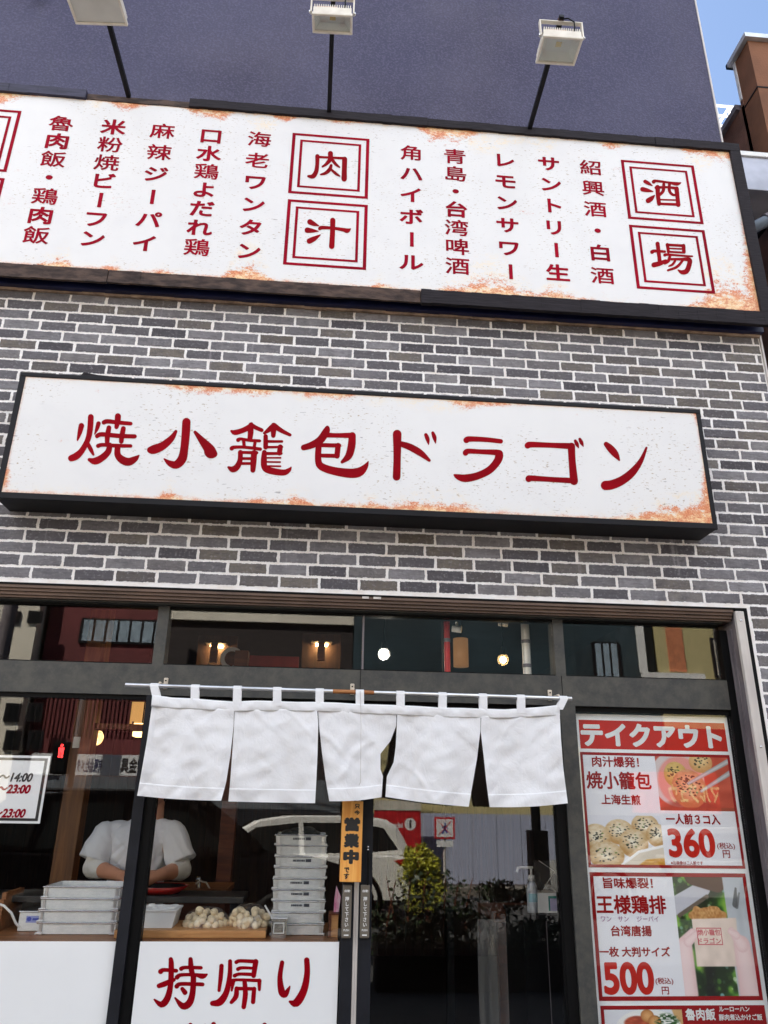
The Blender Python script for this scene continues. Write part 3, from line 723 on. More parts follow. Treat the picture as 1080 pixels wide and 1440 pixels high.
YAKI = [[(120,140,34),(108,190,28),(93,240,10)],[(185,80,36),(180,160,36),(165,235,34),(125,310,36),(85,350,44),(50,365,40)],[(238,125,28),(228,160,24),(212,198,8)],[(165,265,24),(185,305,26),(203,340,14)],
 [(275,118,28),(300,110,28),(370,118,26),(460,126,24)],[(372,75,38),(370,110,36),(362,150,26)],[(228,212,26),(260,200,28),(370,210,28),(488,214,26)],[(310,155,30),(300,210,32),(298,255,28)],[(410,160,30),(400,210,32),(395,250,28)],
 [(235,280,26),(265,272,24),(350,278,24),(460,280,22)],[(315,275,34),(305,320,38),(265,360,42),(215,385,44),(175,375,22)],[(370,290,36),(370,340,40),(400,375,48),(445,390,50),(490,370,36),(518,345,8)]]
KO = [[(845,115,52),(840,200,52),(830,300,50),(815,370,56),(775,410,50),(730,400,36),(692,370,10)],[(772,180,20),(740,230,38),(680,280,50),(620,305,56),(595,308,40)],[(905,185,20),(950,240,42),(1000,300,66),(1012,325,74),(1035,335,44)]]
RO = [[(215,78,20),(200,100,34),(150,125,32),(100,138,32),(75,128,14)],[(210,85,30),(245,105,26),(285,122,24)],[(208,100,36),(208,140,36),(203,185,30)],[(368,85,26),(345,112,34),(302,143,16)],[(368,90,36),(420,125,28),(480,155,20)],[(368,95,40),(365,160,28)],
 [(122,190,26),(140,183,20),(200,192,20),(270,196,20)],[(160,195,22),(165,240,20)],[(240,200,20),(232,245,20)],[(78,248,28),(95,240,22),(170,240,20),(275,253,22)],
 [(130,275,18),(250,278,22)],[(138,275,30),(135,330,32),(115,375,38),(85,393,38),(55,378,14)],[(232,280,38),(228,340,38),(224,398,32)],[(140,318,18),(230,318,18)],[(140,352,18),(230,352,18)],
 [(312,165,28),(312,240,30)],[(312,200,18),(425,200,16)],[(312,240,16),(425,238,16)],[(413,238,32),(407,280,32)],[(305,283,20),(420,283,18)],[(303,275,30),(300,330,38),(305,380,38),(340,400,42),(430,415,38),(470,400,28),(488,378,8)],
 [(310,313,11),(415,313,11)],[(310,341,11),(412,342,11)],[(310,370,11),(414,371,11)]]
TSU = [[(738,105,26),(730,130,44),(690,190,48),(630,225,42),(575,242,36)],[(730,155,32),(800,158,28),(900,158,34)],[(910,160,44),(905,230,48),(885,300,44),(840,342,20)],
 [(690,225,26),(820,228,26)],[(812,228,34),(805,300,34)],[(690,297,24),(810,300,26)],[(678,225,38),(675,330,40),(700,375,46),(790,405,50),(900,420,58),(960,410,56),(1000,375,34),(1020,340,8)]]
DO = [[(140,100,54),(140,250,46),(136,395,48)],[(168,168,34),(230,190,42),(300,230,40),(362,282,18)],[(338,105,22),(350,135,26),(357,172,6)],[(386,92,20),(398,125,26),(405,163,6)]]
RA = [[(618,142,38),(640,134,34),(750,138,30),(855,150,28)],[(612,230,36),(630,218,32),(720,222,30),(830,228,38),(845,245,50),(830,290,48),(775,350,46),(690,390,46),(610,405,48),(560,395,34),(535,382,12)]]
GO = [[(108,155,38),(130,148,36),(260,152,32),(400,158,38)],[(410,160,46),(415,260,44),(428,400,50)],[(115,385,40),(130,380,36),(260,388,32),(430,398,34)],[(437,122,18),(448,145,24),(460,170,6)],[(468,110,18),(480,135,24),(492,160,6)]]
NN = [[(650,145,30),(680,175,44),(715,215,40),(740,255,12)],[(645,430,58),(690,425,58),(760,395,54),(830,340,48),(890,260,30),(928,170,14)]]
for stx, o_ in ((YAKI, A_), (KO, A_), (RO, B_), (TSU, B_), (DO, C_), (RA, C_), (GO, D_), (NN, D_)):
    t_ = MB(); brush_text(t_, stx, *o_, YN); t_.build('large_character', MT['red2'], name)
# a loose splintered strip on the sign's top edge
lp0, lp1 = P(114, 521, YB+.03), P(215, 538, YB+.03)
MB().prism([(lp0.x, bz1+.004), (lp0.x+.02, bz1+.034), (lp1.x-.3, bz1+.022), (lp1.x+.1, bz1+.002)], YB+.02, YB+.05, 'y').build('loose_strip', MT['rottenwood2'] if 'rottenwood2' in MT else MT['darkwood'], name)

# ------------------------------------------------------------------ floodlights
MT['lampwhite'] = mat('aged_white_lamp_paint', srgb(226, 220, 208), 0.5, vscale=9, col2=srgb(206, 196, 182))
MT['lamprust'] = mat('rust_streaked_white_paint', srgb(226, 206, 184), 0.7, vscale=26, col2=srgb(170, 96, 48), detail=6)
MT['reflector'] = mat('lamp_reflector', (0.82, 0.82, 0.78), 0.4, metal=0.0, var=0.05)
MT['lens'] = glassmat('lamp_lens', (0.95, 0.96, 0.94), 0.045, 0.02, 0.10)
MT['frost'] = mat('frosted_lamp_lens', srgb(196, 194, 186), 0.4, var=0.05, vscale=5)
MT['led'] = mat('yellow_led_chip', srgb(236, 200, 90), 0.4)
def floodlight(corners, label, anchor, big=False, tilt=0.0):
    a, b, c, d = [Vector(q) for q in corners]       # outer-left, outer-right, wall-right, wall-left of the bezel, seen from below
    cen = (a+b+c+d)/4; W = ((b-a).length+(c-d).length)/2; D = ((a-d).length+(b-c).length)/2
    ex = ((b-a)+(c-d)).normalized(); ey = ((d-a)+(c-b)); ey = (ey-ex*ey.dot(ex)).normalized(); ez = ex.cross(ey)
    M = Matrix(((ex.x, ey.x, ez.x, cen.x), (ex.y, ey.y, ez.y, cen.y), (ex.z, ey.z, ez.z, cen.z), (0, 0, 0, 1)))
    # local: x across, y towards the wall, z up (away from the glass)
    t = thing('floodlight', label, 'floodlight', tuple(anchor), 'floodlights on arms above the menu sign')
    hw, hd = W/2, D/2; bz = .014
    m_ = MB()
    m_.box(-hw, hw, -hd, -hd+bz, 0, .022, .004, M).box(-hw, hw, hd-bz, hd, 0, .022, .004, M)
    m_.box(-hw, -hw+bz, -hd+bz, hd-bz, 0, .022, .004, M).box(hw-bz, hw, -hd+bz, hd-bz, 0, .022, .004, M)
    m_.build('bezel', MT['lampwhite'], t)
    # sloping reflector tray
    p = [(-hw+bz, -hd+bz, .018), (hw-bz, -hd+bz, .018), (hw-bz, hd-bz, .018), (-hw+bz, hd-bz, .018)]
    q = [(-hw*.62, -hd*.62, .058), (hw*.62, -hd*.62, .058), (hw*.62, hd*.5, .058), (-hw*.62, hd*.5, .058)]
    vs = [M @ Vector(v) for v in p+q]
    MB().add(vs, [[0, 1, 5, 4], [1, 2, 6, 5], [2, 3, 7, 6], [3, 0, 4, 7], [4, 5, 6, 7]]).build('reflector', MT['reflector'], t)
    if not big: MB().cbox((0, -hd*.05, .055), (.034, .030, .006), 0, M).build('led_chip', MT['led'], t)
    MB().box(-hw+bz, hw-bz, -hd+bz, hd-bz, .008, .012, 0, M).build('lens', MT['frost'] if big else MT['lens'], t)
    a_, b_2, c_2, d_2 = hw*.94, -hd*.94, hd*.9, .006
    m_ = MB().box(-a_, a_, b_2, b_2+d_2, .0225, .0605, 0, M).box(-a_, a_, c_2-d_2, c_2, .0225, .0605, 0, M).box(-a_, -a_+d_2, b_2+d_2, c_2-d_2, .0225, .0605, 0, M).box(a_-d_2, a_, b_2+d_2, c_2-d_2, .0225, .0605, 0, M).box(-a_, a_, b_2, c_2, .0606, .066, 0, M)
    m_.build('housing', MT['lampwhite'], t)
    m_ = MB(); k = 17
    for i in range(k):
        x = -hw*.88+2*hw*.88*i/(k-1); m_.box(x-.0025, x+.0025, -hd*.92, hd*.8, .0662, .090, 0, M)
    m_.build('cooling_fins', MT['lampwhite'], t)
    MB().box(-hw*.75, hw*.25, -hd*.90, hd*.7, .0661, .076, 0, M).build('rusty_back_plate', MT['lamprust'], t)
    # U bracket from the side pivots up to the arm
    br = MB(); th = .004
    for s in (-1, 1):
        br.box(s*(hw+.006)-th/2-.002, s*(hw+.006)+th/2+.002, -hd*.75-.012, -hd*.75+.012, .03, .15, 0, M)
    br.box(-hw-.010, hw+.010, -hd*.75-.012, -hd*.75+.012, .1502, .156, 0, M)
    br.build('bracket', MT['lampwhite'], t)
    pv = MB()
    for s in (-1, 1): pv.lathe([(0, -.006), (.010, -.006), (.010, .006), (0, .006)], M @ Vector((s*(hw+.012), -hd*.75, .035)), 12, 'x')
    pv.build('pivot_bolt', MT['steel'], t)
    end = M @ Vector((0, -hd*.75, .170))
    A = Vector(anchor); mid = A+Vector((0, -.012, .01))
    d0 = (end-A); s0 = Vector((d0.z, 0, -d0.x)).normalized()
    arm = MB(); h_ = .0135
    e1 = d0.normalized(); e2 = e1.cross(Vector((0, 0, 1))).normalized(); e3 = e1.cross(e2)
    vs = [A+e2*sx*h_+e3*sz*h_ for sx in (-1, 1) for sz in (-1, 1)]+[end+e1*.03+e2*sx*h_+e3*sz*h_ for sx in (-1, 1) for sz in (-1, 1)]
    arm.add(vs, [[0, 1, 3, 2], [4, 6, 7, 5], [0, 4, 5, 1], [2, 3, 7, 6], [0, 2, 6, 4], [1, 5, 7, 3]])
    arm.build('arm', MT['blackmetal'], t)
    cl = MB().cbox((0, -hd*.75, .166), (.036, .03, .026), .004, M); cl.build('clamp', mat('rusty_clamp', srgb(86, 54, 40), 0.8, vscale=30, col2=srgb(50, 34, 30)), t)
    # supply cable from the clamp down to the housing
    pts = [M @ Vector(v) for v in ((.01, -hd*.8, .18), (hw*.35, -hd*.95, .172), (hw*.62, -hd*1.02, .135), (hw*.62, -hd*.99, .09), (hw*.6, -hd*.92, .066))]
    MB().tube(pts, .0042, 8).build('cable', MT['black'], t)
    return t
ztp = mz1+.05
floodlight(((1.154, -.811, 5.85), (1.398, -.822, 5.85), (1.382, -.635, 5.85), (1.140, -.636, 5.85)), 'white floodlight with yellow chip on the right-hand arm nearest the sky', (1.247, YM-.005, ztp))
floodlight(((-.217, -.817, 5.85), (.017, -.835, 5.85), (.019, -.705, 5.85), (-.217, -.704, 5.85)), 'white floodlight with rusty orange fins on the middle arm', (-.109, YM-.005, ztp))
floodlight(((-1.636, -.83, 5.85), (-1.318, -.845, 5.85), (-1.293, -.641, 5.85), (-1.586, -.622, 5.85)), 'larger white floodlight with a frosted lens at the top left', (-1.414, YM-.005, ztp), True)
cb = P(49, -3, -.04); m_ = MB()
for i in range(7):
    pts = [cb+Vector((.05*math.cos(q*.9+i)*(.5+.5*math.sin(i+q)), -.03-.01*i % .03, .05*math.sin(q*1.1+i*.7)+.03)) for q in range(8)]
    m_.tube(pts, .005, 6)
m_.tube([cb+Vector((0, 0, .02)), cb+Vector((0.01, .036, .09))], .006)
tag(m_.build('cable_bundle', MT['white'], None), 'tangled bundle of white cable on the stucco wall at the top left', 'cable')

# ------------------------------------------------------------------ curtain rod and shop curtain
YR = -0.055
rA, rB = P(176.5, 963.2, YR), P(803.8, 982.6, YR)
rod = thing('curtain_rod', 'bright metal curtain rod with a wooden middle section on hooks across the door header', 'rod', tuple(rA))
def rodp(x): return Vector((x, YR, rA.z+(rB.z-rA.z)*(x-rA.x)/(rB.x-rA.x)))
xw0, xw1 = P(468, 972, YR).x, P(526, 973, YR).x
MB().tube([rodp(rA.x), rodp(xw0)], .0105, 14).build('tube', MT['chrome'], rod)
MB().tube([rodp(xw0+.0005), rodp(xw1-.0005)], .0100, 14).build('wooden_section', MT['rodwood'], rod)
MB().tube([rodp(xw1), rodp(rB.x)], .0105, 14).build('tube', MT['chrome'], rod)
for u in (223.5, 497, 785):
    x = P(u, 970, YR).x; p = rodp(x)
    h = MB().box(x-.011, x+.011, YF-.012, YF-.001, p.z+.005, p.z+.062, .004)
    h.tube([(x, YF-.006, p.z+.02), (x, YR+.02, p.z+.016), (x, YR, p.z+.016)], .006, 8)
    h.build('hook', mat('ivory_hook', srgb(214, 200, 182), 0.5), rod)
    MB().lathe([(0, -.003), (.004, -.003), (.004, 0)], (x, YF-.0122, p.z+.047), 8, 'y').build('screw', MT['black'], rod)

def clothmat():
    m, n, b = newmat('white_curtain_cloth'); c = n.coord()
    f = n.noise(n.coord((1.0, 1, .75)), 5.5, 6, 0.6, 0.7); g = n.noise(n.coord((1.3, 1, .8)), 15, 5, 0.55, 1.0); e = n.noise(n.coord((3, 1, .35)), 9, 3)
    cr = n.math('ABSOLUTE', n.math('SUBTRACT', f, 0.5)); cr2 = n.math('ABSOLUTE', n.math('SUBTRACT', g, 0.5))
    h = n.math('ADD', n.math('MULTIPLY', n.ramp(cr, 0, .12), .9), n.math('ADD', n.math('MULTIPLY', n.ramp(cr2, 0, .15), .5), n.math('MULTIPLY', e, .5)))
    b.inputs['Base Color'].default_value = (0.86, 0.85, 0.865, 1); b.inputs['Roughness'].default_value = 0.9
    b.inputs['Specular IOR Level'].default_value = 0.15
    bp = n.bump(h, 0.17, 0.006); n.put(b.inputs['Normal'], bp)
    tl = n.n('ShaderNodeBsdfTranslucent'); tl.inputs[0].default_value = (0.8, 0.78, 0.76, 1); n.L.new(bp, tl.inputs['Normal'])
    mx = n.n('ShaderNodeMixShader'); mx.inputs[0].default_value = 0.16; n.L.new(b.outputs[0], mx.inputs[1]); n.L.new(tl.outputs[0], mx.inputs[2])
    out = [x for x in m.node_tree.nodes if x.type == 'OUTPUT_MATERIAL'][0]; n.L.new(mx.outputs[0], out.inputs[0])
    return m
MT['cloth'] = clothmat()
MT['hem'] = MT['cloth']
curt = thing('shop_curtain', 'white five panel cotton curtain hanging from the rod above the entrance', 'curtain', (P(500, 1000, YR).x, YR, P(500, 1127, YR).z))
# panel outlines from slit to slit: left edge and right edge as photo points from top to hem
panels = [
  ([(214, 990), (207, 1040), (200, 1080), (193, 1119)], [(329, 998), (328.5, 1020), (324, 1062), (318, 1100), (311, 1126)], 0.3),
  ([(330, 998), (329.2, 1020), (326.5, 1060), (324, 1095), (321.2, 1127)], [(446, 997), (447.5, 1020), (446.5, 1060), (445, 1095), (443, 1129.5)], 1.3),
  ([(447, 997), (448.6, 1020), (453, 1060), (458, 1097), (463, 1126.7)], [(557.5, 1002), (557, 1021), (549, 1042), (535, 1060), (535, 1082), (538.5, 1092), (536.5, 1121)], 2.2),
  ([(558.5, 1002), (558, 1021), (556.5, 1050), (553.5, 1072), (544, 1092), (542, 1120.5)], [(676, 1007), (675.4, 1028), (671, 1065), (665, 1100), (659, 1134.5)], 3.1),
  ([(677, 1007), (676, 1028), (680, 1062), (684, 1100), (688.6, 1135)], [(787, 1003), (788.5, 1035), (792, 1080), (798.3, 1129.6)], 4.4)]
def along(pts, t):
    L = [0]
    for i in range(1, len(pts)): L.append(L[-1]+math.dist(pts[i], pts[i-1]))
    s = t*L[-1]
    for i in range(1, len(pts)):
        if s <= L[i]+1e-9:
            k = (s-L[i-1])/(L[i]-L[i-1]); return (pts[i-1][0]+(pts[i][0]-pts[i-1][0])*k, pts[i-1][1]+(pts[i][1]-pts[i-1][1])*k)
    return pts[-1]
def clothoff(u, v, t, seed):
    # depth: mostly tight at the top, drifting folds towards the hem
    q = mnoise.noise(Vector((u*.016+seed*3, v*.006, seed)))*.042*t + .010*t*math.sin(u*.105+seed*4+2.2*mnoise.noise(Vector((u*.01, v*.012, seed)))) + mnoise.noise(Vector((u*.05+v*.03, v*.05-u*.02, seed+9)))*.006
    for k in range(3):
        s = 1 if (k+seed*7) % 2 < 1 else -1
        ph = (u*(.05+.03*k)+s*v*(.06+.02*k))+seed*5+k*2
        q += .0085*(max(0, math.cos(ph+2*mnoise.noise(Vector((u*.02, v*.02, k+seed)))))**4)*mnoise.noise(Vector((u*.011, v*.011, k*4+seed)))
    return q
for L_, R2, seed in panels:
    nu, nv = 56, 70; vs = []; front_, back_ = [], []
    for j in range(nv+1):
        t = j/nv; a, b2 = along(L_, t), along(R2, t)
        for i in range(nu+1):
            s = i/nu; u, v = a[0]+(b2[0]-a[0])*s, a[1]+(b2[1]-a[1])*s
            v += 2.2*math.sin(s*math.pi)*t*(.5+.5*math.sin(seed*9))
            y = YR-.012-clothoff(u, v, t**.8, seed)-.012*t*(1-t)
            front_.append(P(u, v, y)); 
    n_ = nu+1; back_ = [p+Vector((0, .0016, 0)) for p in front_]; o = len(front_)
    fs = []
    for j in range(nv):
        for i in range(nu):
            q = [j*n_+i, j*n_+i+1, (j+1)*n_+i+1, (j+1)*n_+i]; fs.append(q); fs.append([x+o for x in q[::-1]])
    rim = [j*n_ for j in range(nv+1)]+[nv*n_+i for i in range(1, nu+1)]+[j*n_+nu for j in range(nv-1, -1, -1)]+[i for i in range(nu-1, 0, -1)]
    for i in range(len(rim)):
        a, b2 = rim[i], rim[(i+1) % len(rim)]; fs.append([a, b2, b2+o, a+o])
    pan = MB().add(front_+back_, fs, True).build('panel', MT['cloth'], curt)
    # doubled hem and side seams
    hm = MB(); hf = []; j0 = int(nv*.865)
    for j in range(j0, nv+1):
        for i in range(n_): hf.append(front_[j*n_+i]+Vector((0, -.0022, 0)))
    k = nv-j0
    hm.add(hf+[p+Vector((0, .0018, 0)) for p in hf], [[j*n_+i, j*n_+i+1, (j+1)*n_+i+1, (j+1)*n_+i] for j in range(k) for i in range(nu)]
           + [[i, i+1, i+1+len(hf), i+len(hf)] for i in range(nu)], True)
    for side in (0, 1):
        i0, i1 = (0, 3) if side == 0 else (nu-3, nu)
        sf = [front_[j*n_+i]+Vector((0, -.0014, 0)) for j in range(0, j0+1) for i in range(i0, i1+1)]; w_ = i1-i0+1
        hm.add(sf, [[j*w_+i, j*w_+i+1, (j+1)*w_+i+1, (j+1)*w_+i] for j in range(j0) for i in range(w_-1)], True)
    hm.build('hem', MT['hem'], pan)
# the continuous top band
tops = [(214, 977), (243, 981), (271, 982), (300, 984.5), (329, 986.5), (360, 985), (390, 986), (418, 987), (446, 987), (475, 988), (505, 990), (530, 990.5), (558, 991.5), (590, 993), (618, 995), (650, 995.5), (676, 996.5), (710, 997.5), (735, 996), (762, 994), (787, 991)]
bots = [(212.5, 992), (243, 995), (271, 996), (300, 998), (329, 999.5), (360, 998.5), (390, 998.5), (418, 999), (446, 999), (475, 1000.5), (505, 1002), (530, 1003), (558, 1004), (590, 1006), (618, 1007.5), (650, 1008), (676, 1008.5), (710, 1009), (735, 1008), (762, 1006), (787.5, 1005)]
bd = MB(); nT = 120; fr = []
for j in range(9):
    for i in range(nT+1):
        a, b2 = along(tops, i/nT), along(bots, i/nT); u, v = a[0]+(b2[0]-a[0])*j/8, a[1]+(b2[1]-a[1])*j/8
        if j > 0: v += 1.0
        y = YR-.0155-clothoff(u, v, .1, 5.5)-.003*math.sin(math.pi*j/8)-.0018*math.sin(u*.9+v*.5)*math.sin(u*.13)
        fr.append(P(u, v, y))
o = len(fr); n_ = nT+1
fs = [[j*n_+i, j*n_+i+1, (j+1)*n_+i+1, (j+1)*n_+i] for j in range(8) for i in range(nT)]
fs += [[x+o for x in f[::-1]] for f in fs]
rim = [i for i in range(n_)]+[j*n_+nT for j in range(1, 9)]+[8*n_+i for i in range(nT-1, -1, -1)]+[j*n_ for j in range(7, 0, -1)]
fs += [[rim[i], rim[(i+1) % len(rim)], rim[(i+1) % len(rim)]+o, rim[i]+o] for i in range(len(rim))]
bd.add(fr+[p+Vector((0, .004, 0)) for p in fr], fs, True); bd.build('top_band', MT['cloth'], curt)
# hanging loops over the rod
loops = [(217, 221.5, 962), (274.5, 274.5, 0), (334, 334, 0), (390, 390, 0), (449.5, 449.5, 0), (506, 506, 0), (563, 563, 0), (622, 621.5, 0), (678.5, 678.5, 0), (731.5, 731.5, 0), (791, 784, 0)]
for k, (ut, ub, _) in enumerate(loops):
    xt, xb = P(ut, 970, YR).x, P(ub, 990, YR).x; p = rodp(xt); tb = along(tops, min(1, max(0, (ub-214)/573.0))); zb = P(ub, tb[1]+7, YR).z
    hwl = .0205; prof = [(YR-.017, zb, xb), (YR-.0145, p.z-.004, xt), (YR-.011, p.z+.008, xt), (YR, p.z+.0130, xt), (YR+.011, p.z+.006, xt), (YR+.0125, p.z-.008, xt), (YR-.008, zb+.004, xb)]
    lp = MB(); vs = []
    for (yy, zz, xx) in prof: vs += [(xx-hwl, yy, zz), (xx+hwl, yy, zz)]
    m0 = len(vs); vs2 = []
    for i, (yy, zz, xx) in enumerate(prof):
        sgn = 1 if i < 3 else (0 if i == 3 else -1)
        vs2 += [(xx-hwl, yy+.002*sgn, zz-(.002 if i == 3 else 0)), (xx+hwl, yy+.002*sgn, zz-(.002 if i == 3 else 0))]
    fs = []
    for i in range(len(prof)-1):
        fs += [[2*i, 2*i+1, 2*i+3, 2*i+2], [m0+2*i, m0+2*i+2, m0+2*i+3, m0+2*i+1], [2*i, 2*i+2, m0+2*i+2, m0+2*i], [2*i+1, m0+2*i+1, m0+2*i+3, 2*i+3]]
    lp.add(vs+vs2, fs); lp.build('loop', MT['cloth'], curt)

# ------------------------------------------------------------------ hanging wooden plaque
YP = YF-.045
c4 = [P(481.8, 1126, YP), P(510.8, 1127, YP), P(507.6, 1241, YP), P(477.2, 1240, YP)]
pc = (c4[0]+c4[1]+c4[2]+c4[3])/4
PW = ((c4[1]-c4[0]).length+(c4[2]-c4[3]).length)/2; PH = ((c4[3]-c4[0]).length+(c4[2]-c4[1]).length)/2
ang = math.atan2((c4[1]+c4[0]).x-(c4[2]+c4[3]).x, (c4[0]+c4[1]).z-(c4[2]+c4[3]).z)
PM = Matrix.Translation(pc) @ Matrix.Rotation(ang, 4, 'Y')
plq = thing('open_plaque', 'honey coloured wooden plaque with black brush writing hung between the sliding doors', 'plaque', tuple(pc-Vector((0, 0, PH/2))))
MB().box(-PW/2, PW/2, 0, .016, -PH/2, PH/2, .003, PM).build('board', MT['plaque'], plq)
def plaque_text(chars, rows, name_):
    t_ = MB()
    for ch, (x, z, ww, hh, bold) in zip(chars, rows):
        q = MB(); text_box(q, ch, x, z, ww, hh, -.0012, bold); t_.add([PM @ Vector(v) for v in q.v], q.f)
    return t_.build(name_, MT['ink'], plq)
# fractions of the plaque seen in the photograph
def fz(f): return PH/2-f*PH
plaque_text('只今', [(PW*.22, fz(.065), PW*.26, PH*.062, .045), (PW*.22, fz(.145), PW*.28, PH*.06, .045)], 'small_writing')
plaque_text('営業中', [(0.0, fz(.295), PW*.76, PH*.175, .07), (0, fz(.497), PW*.72, PH*.175, .066), (0, fz(.695), PW*.74, PH*.175, .085)], 'large_writing')
plaque_text('です', [(-PW*.18, fz(.855), PW*.24, PH*.065, .045), (-PW*.18, fz(.93), PW*.25, PH*.07, .045)], 'small_writing')
hk = P(497, 1122, YP); MB().tube([hk+Vector((0, .006, -.02)), hk+Vector((0, -.002, .008)), hk+Vector((.002, .004, .02))], .0022, 6).tube([hk+Vector((0.0, .0, .012)), P(507, 1100, YR-.05), P(507.8, 1020, YR-.036), P(506.5, 972, YR-.014)], .0012, 6).build('cord', mat('pale_cord', srgb(206, 200, 196), .8), plq)

# ------------------------------------------------------------------ takeout poster behind the glass
YQ = 0.150
pos = thing('takeout_poster', 'tall white takeout poster with red headings and food pictures right of the door', 'poster', (1.777, YQ, .135))
px0, px1, pz1 = 1.336, 2.197, 2.0605
MB().box(px0, px1, YQ, YQ+.002, .135, pz1).build('sheet', MT['postersheet'], pos)
y1, y2, y3, y4 = YQ-.0003, YQ-.0006, YQ-.0009, YQ-.0012
b_ = MB(); hx0, hx1 = 1.374, 2.178; rectface(b_, hx0, hx1, 1.8825, 2.029, y1); b_.build('heading_band', MT['pred'], pos)
B1 = (1.3685, 2.181, 1.317, 1.8655); B2 = (1.3715, 2.176, .7465, 1.2955); B3 = (1.375, 2.178, .20, .727)
MT['boxbg'] = mat('poster_pale_lilac', (0.84, 0.84, 0.88), 0.35, var=0.01)
for q, tk in ((B1, .014), (B2, .018), (B3, .016)):
    b_ = MB(); rectface(b_, *q[:2], q[2], q[3], y1); b_.build('pale_ground', MT['boxbg'], pos)
    b_ = MB(); outline(b_, q[0], q[1], q[2], q[3], tk, y4); b_.build('red_border', MT['pdred'], pos)
x3 = P(959, 1425, YQ).x
b_ = MB(); rectface(b_, x3, B3[1]-.001, .60, B3[3]-.001, y3); b_.build('red_band', MT['pdred'], pos)
YTX = YQ-.0015
def ptext(s, u, v, ww, hh, bold, m_, slant=0.0, yy=None):
    t_ = MB(); text_fit(t_, s, u, v, ww, hh, yy or YTX, bold, slant); return t_.build('lettering', m_, pos)
ptext('テイクアウト', 916.5, 1034.5, 198, 33, .05, MT['white'])
ptext('肉汁爆発！', 865.5, 1071.4, 66, 15, .025, MT['pdred'])
ptext('焼小籠包', 870.2, 1097.4, 91, 25, .025, MT['pdred'])
ptext('上海生煎', 873.1, 1124.5, 55, 14.5, .028, MT['pdred'])
ptext('一人前３コ入', 974.5, 1152, 76, 15, .035, MT['pdred'])
ptext('360', 972.5, 1185.5, 66, 41, .038, MT['pred'])
ptext('(税込)', 1021, 1190, 25, 10, .015, MT['pdred']); ptext('円', 1021.5, 1201, 10, 11, .015, MT['pdred'])
ptext('※左画像は二人前です', 966, 1213.5, 45, 5.5, .02, MT['pdred'])
ptext('旨味爆裂！', 883, 1241.8, 70, 15.5, .028, MT['pdred'])
ptext('王様鶏排', 887.7, 1272, 98, 26.5, .027, MT['pdred'])
ptext('ワン　サン　 ジーパイ', 885.8, 1292.2, 81, 8, .0, MT['purple'])
ptext('台湾唐揚', 887.8, 1309, 57.5, 15.5, .03, MT['pdred'])
ptext('一枚 大判サイズ', 892.8, 1338.5, 99.5, 14.5, .032, MT['pdred'])
ptext('500', 884.2, 1375.7, 71, 46.5, .038, MT['pred'])
ptext('(税込)', 934.3, 1380, 25, 10.5, .015, MT['pdred']); ptext('円', 935.7, 1393, 10, 11, .015, MT['pdred'])
ptext('魯肉飯', 985, 1426.5, 42, 17, .03, MT['white'])
ptext('ルーローハン', 1032.5, 1419, 43, 7, .03, MT['white']); ptext('豚肉煮込かけご飯', 1041.5, 1430.5, 61, 9, .025, MT['white'])

# printed food pictures, computed point by point
def vnoise(U, V, s, seed=0):
    rs = np.random.RandomState(seed); g = rs.rand(64, 64)
    x, y = (U*s) % 63, (V*s) % 63; i, j = x.astype(int), y.astype(int); fx_, fy_ = x-i, y-j
    fx_, fy_ = fx_*fx_*(3-2*fx_), fy_*fy_*(3-2*fy_)
    return (g[j, i]*(1-fx_)+g[j, i+1]*fx_)*(1-fy_)+(g[j+1, i]*(1-fx_)+g[j+1, i+1]*fx_)*fy_
def over(img, mask, col):
    m_ = np.clip(mask, 0, 1)[..., None]; return img*(1-m_)+np.asarray(col, float)*m_
def ell(U, V, cx, cy, rx, ry, soft=.06, ang=0.0):
    dx, dy = U-cx, V-cy; c, s = math.cos(ang), math.sin(ang); a, b2 = dx*c+dy*s, -dx*s+dy*c
    r = np.sqrt((a/rx)**2+(b2/ry)**2); return np.clip((1-r)/soft+.5, 0, 1), r
def seg(U, V, x0, y0, x1, y1, w0, w1, asp=1.0, soft=.25):
    dx, dy = (x1-x0)*asp, y1-y0; L2 = dx*dx+dy*dy; t = np.clip(((U-x0)*asp*dx+(V-y0)*dy)/L2, 0, 1)
    d = np.sqrt(((U-x0)*asp-t*dx)**2+(V-y0-t*dy)**2); ww = w0+(w1-w0)*t; return np.clip((1-d/ww)/soft, 0, 1), d/ww
def bun(img, U, V, cx, cy, rx, ry, base, edge, asp, seed, seeds=30, top=.5):
    m_, r = ell(U, V, cx, cy, rx, ry); n_ = vnoise(U, V, 30, seed)
    sh = np.clip(r*.9+(V-cy)/ry*.35+(n_-.5)*.3, 0, 1)[..., None]
    img = img*(1-m_[..., None])+(np.asarray(base, float)*(1-sh)+np.asarray(edge, float)*sh)*m_[..., None]
    rs = np.random.RandomState(seed)
    for k in range(seeds):
        q, rr = rs.rand()*6.28, rs.rand()**.6*.72; x, y = cx+math.cos(q)*rr*rx, cy+math.sin(q)*rr*ry*.8-ry*.18*top
        e, _ = ell(U, V, x, y, .011*(.7+rs.rand()*.7), .011*asp*(.6+rs.rand()*.6), .5, rs.rand()*3)
        img = over(img, e, (34, 32, 22) if rs.rand() < .8 else (96, 120, 44))
    return img
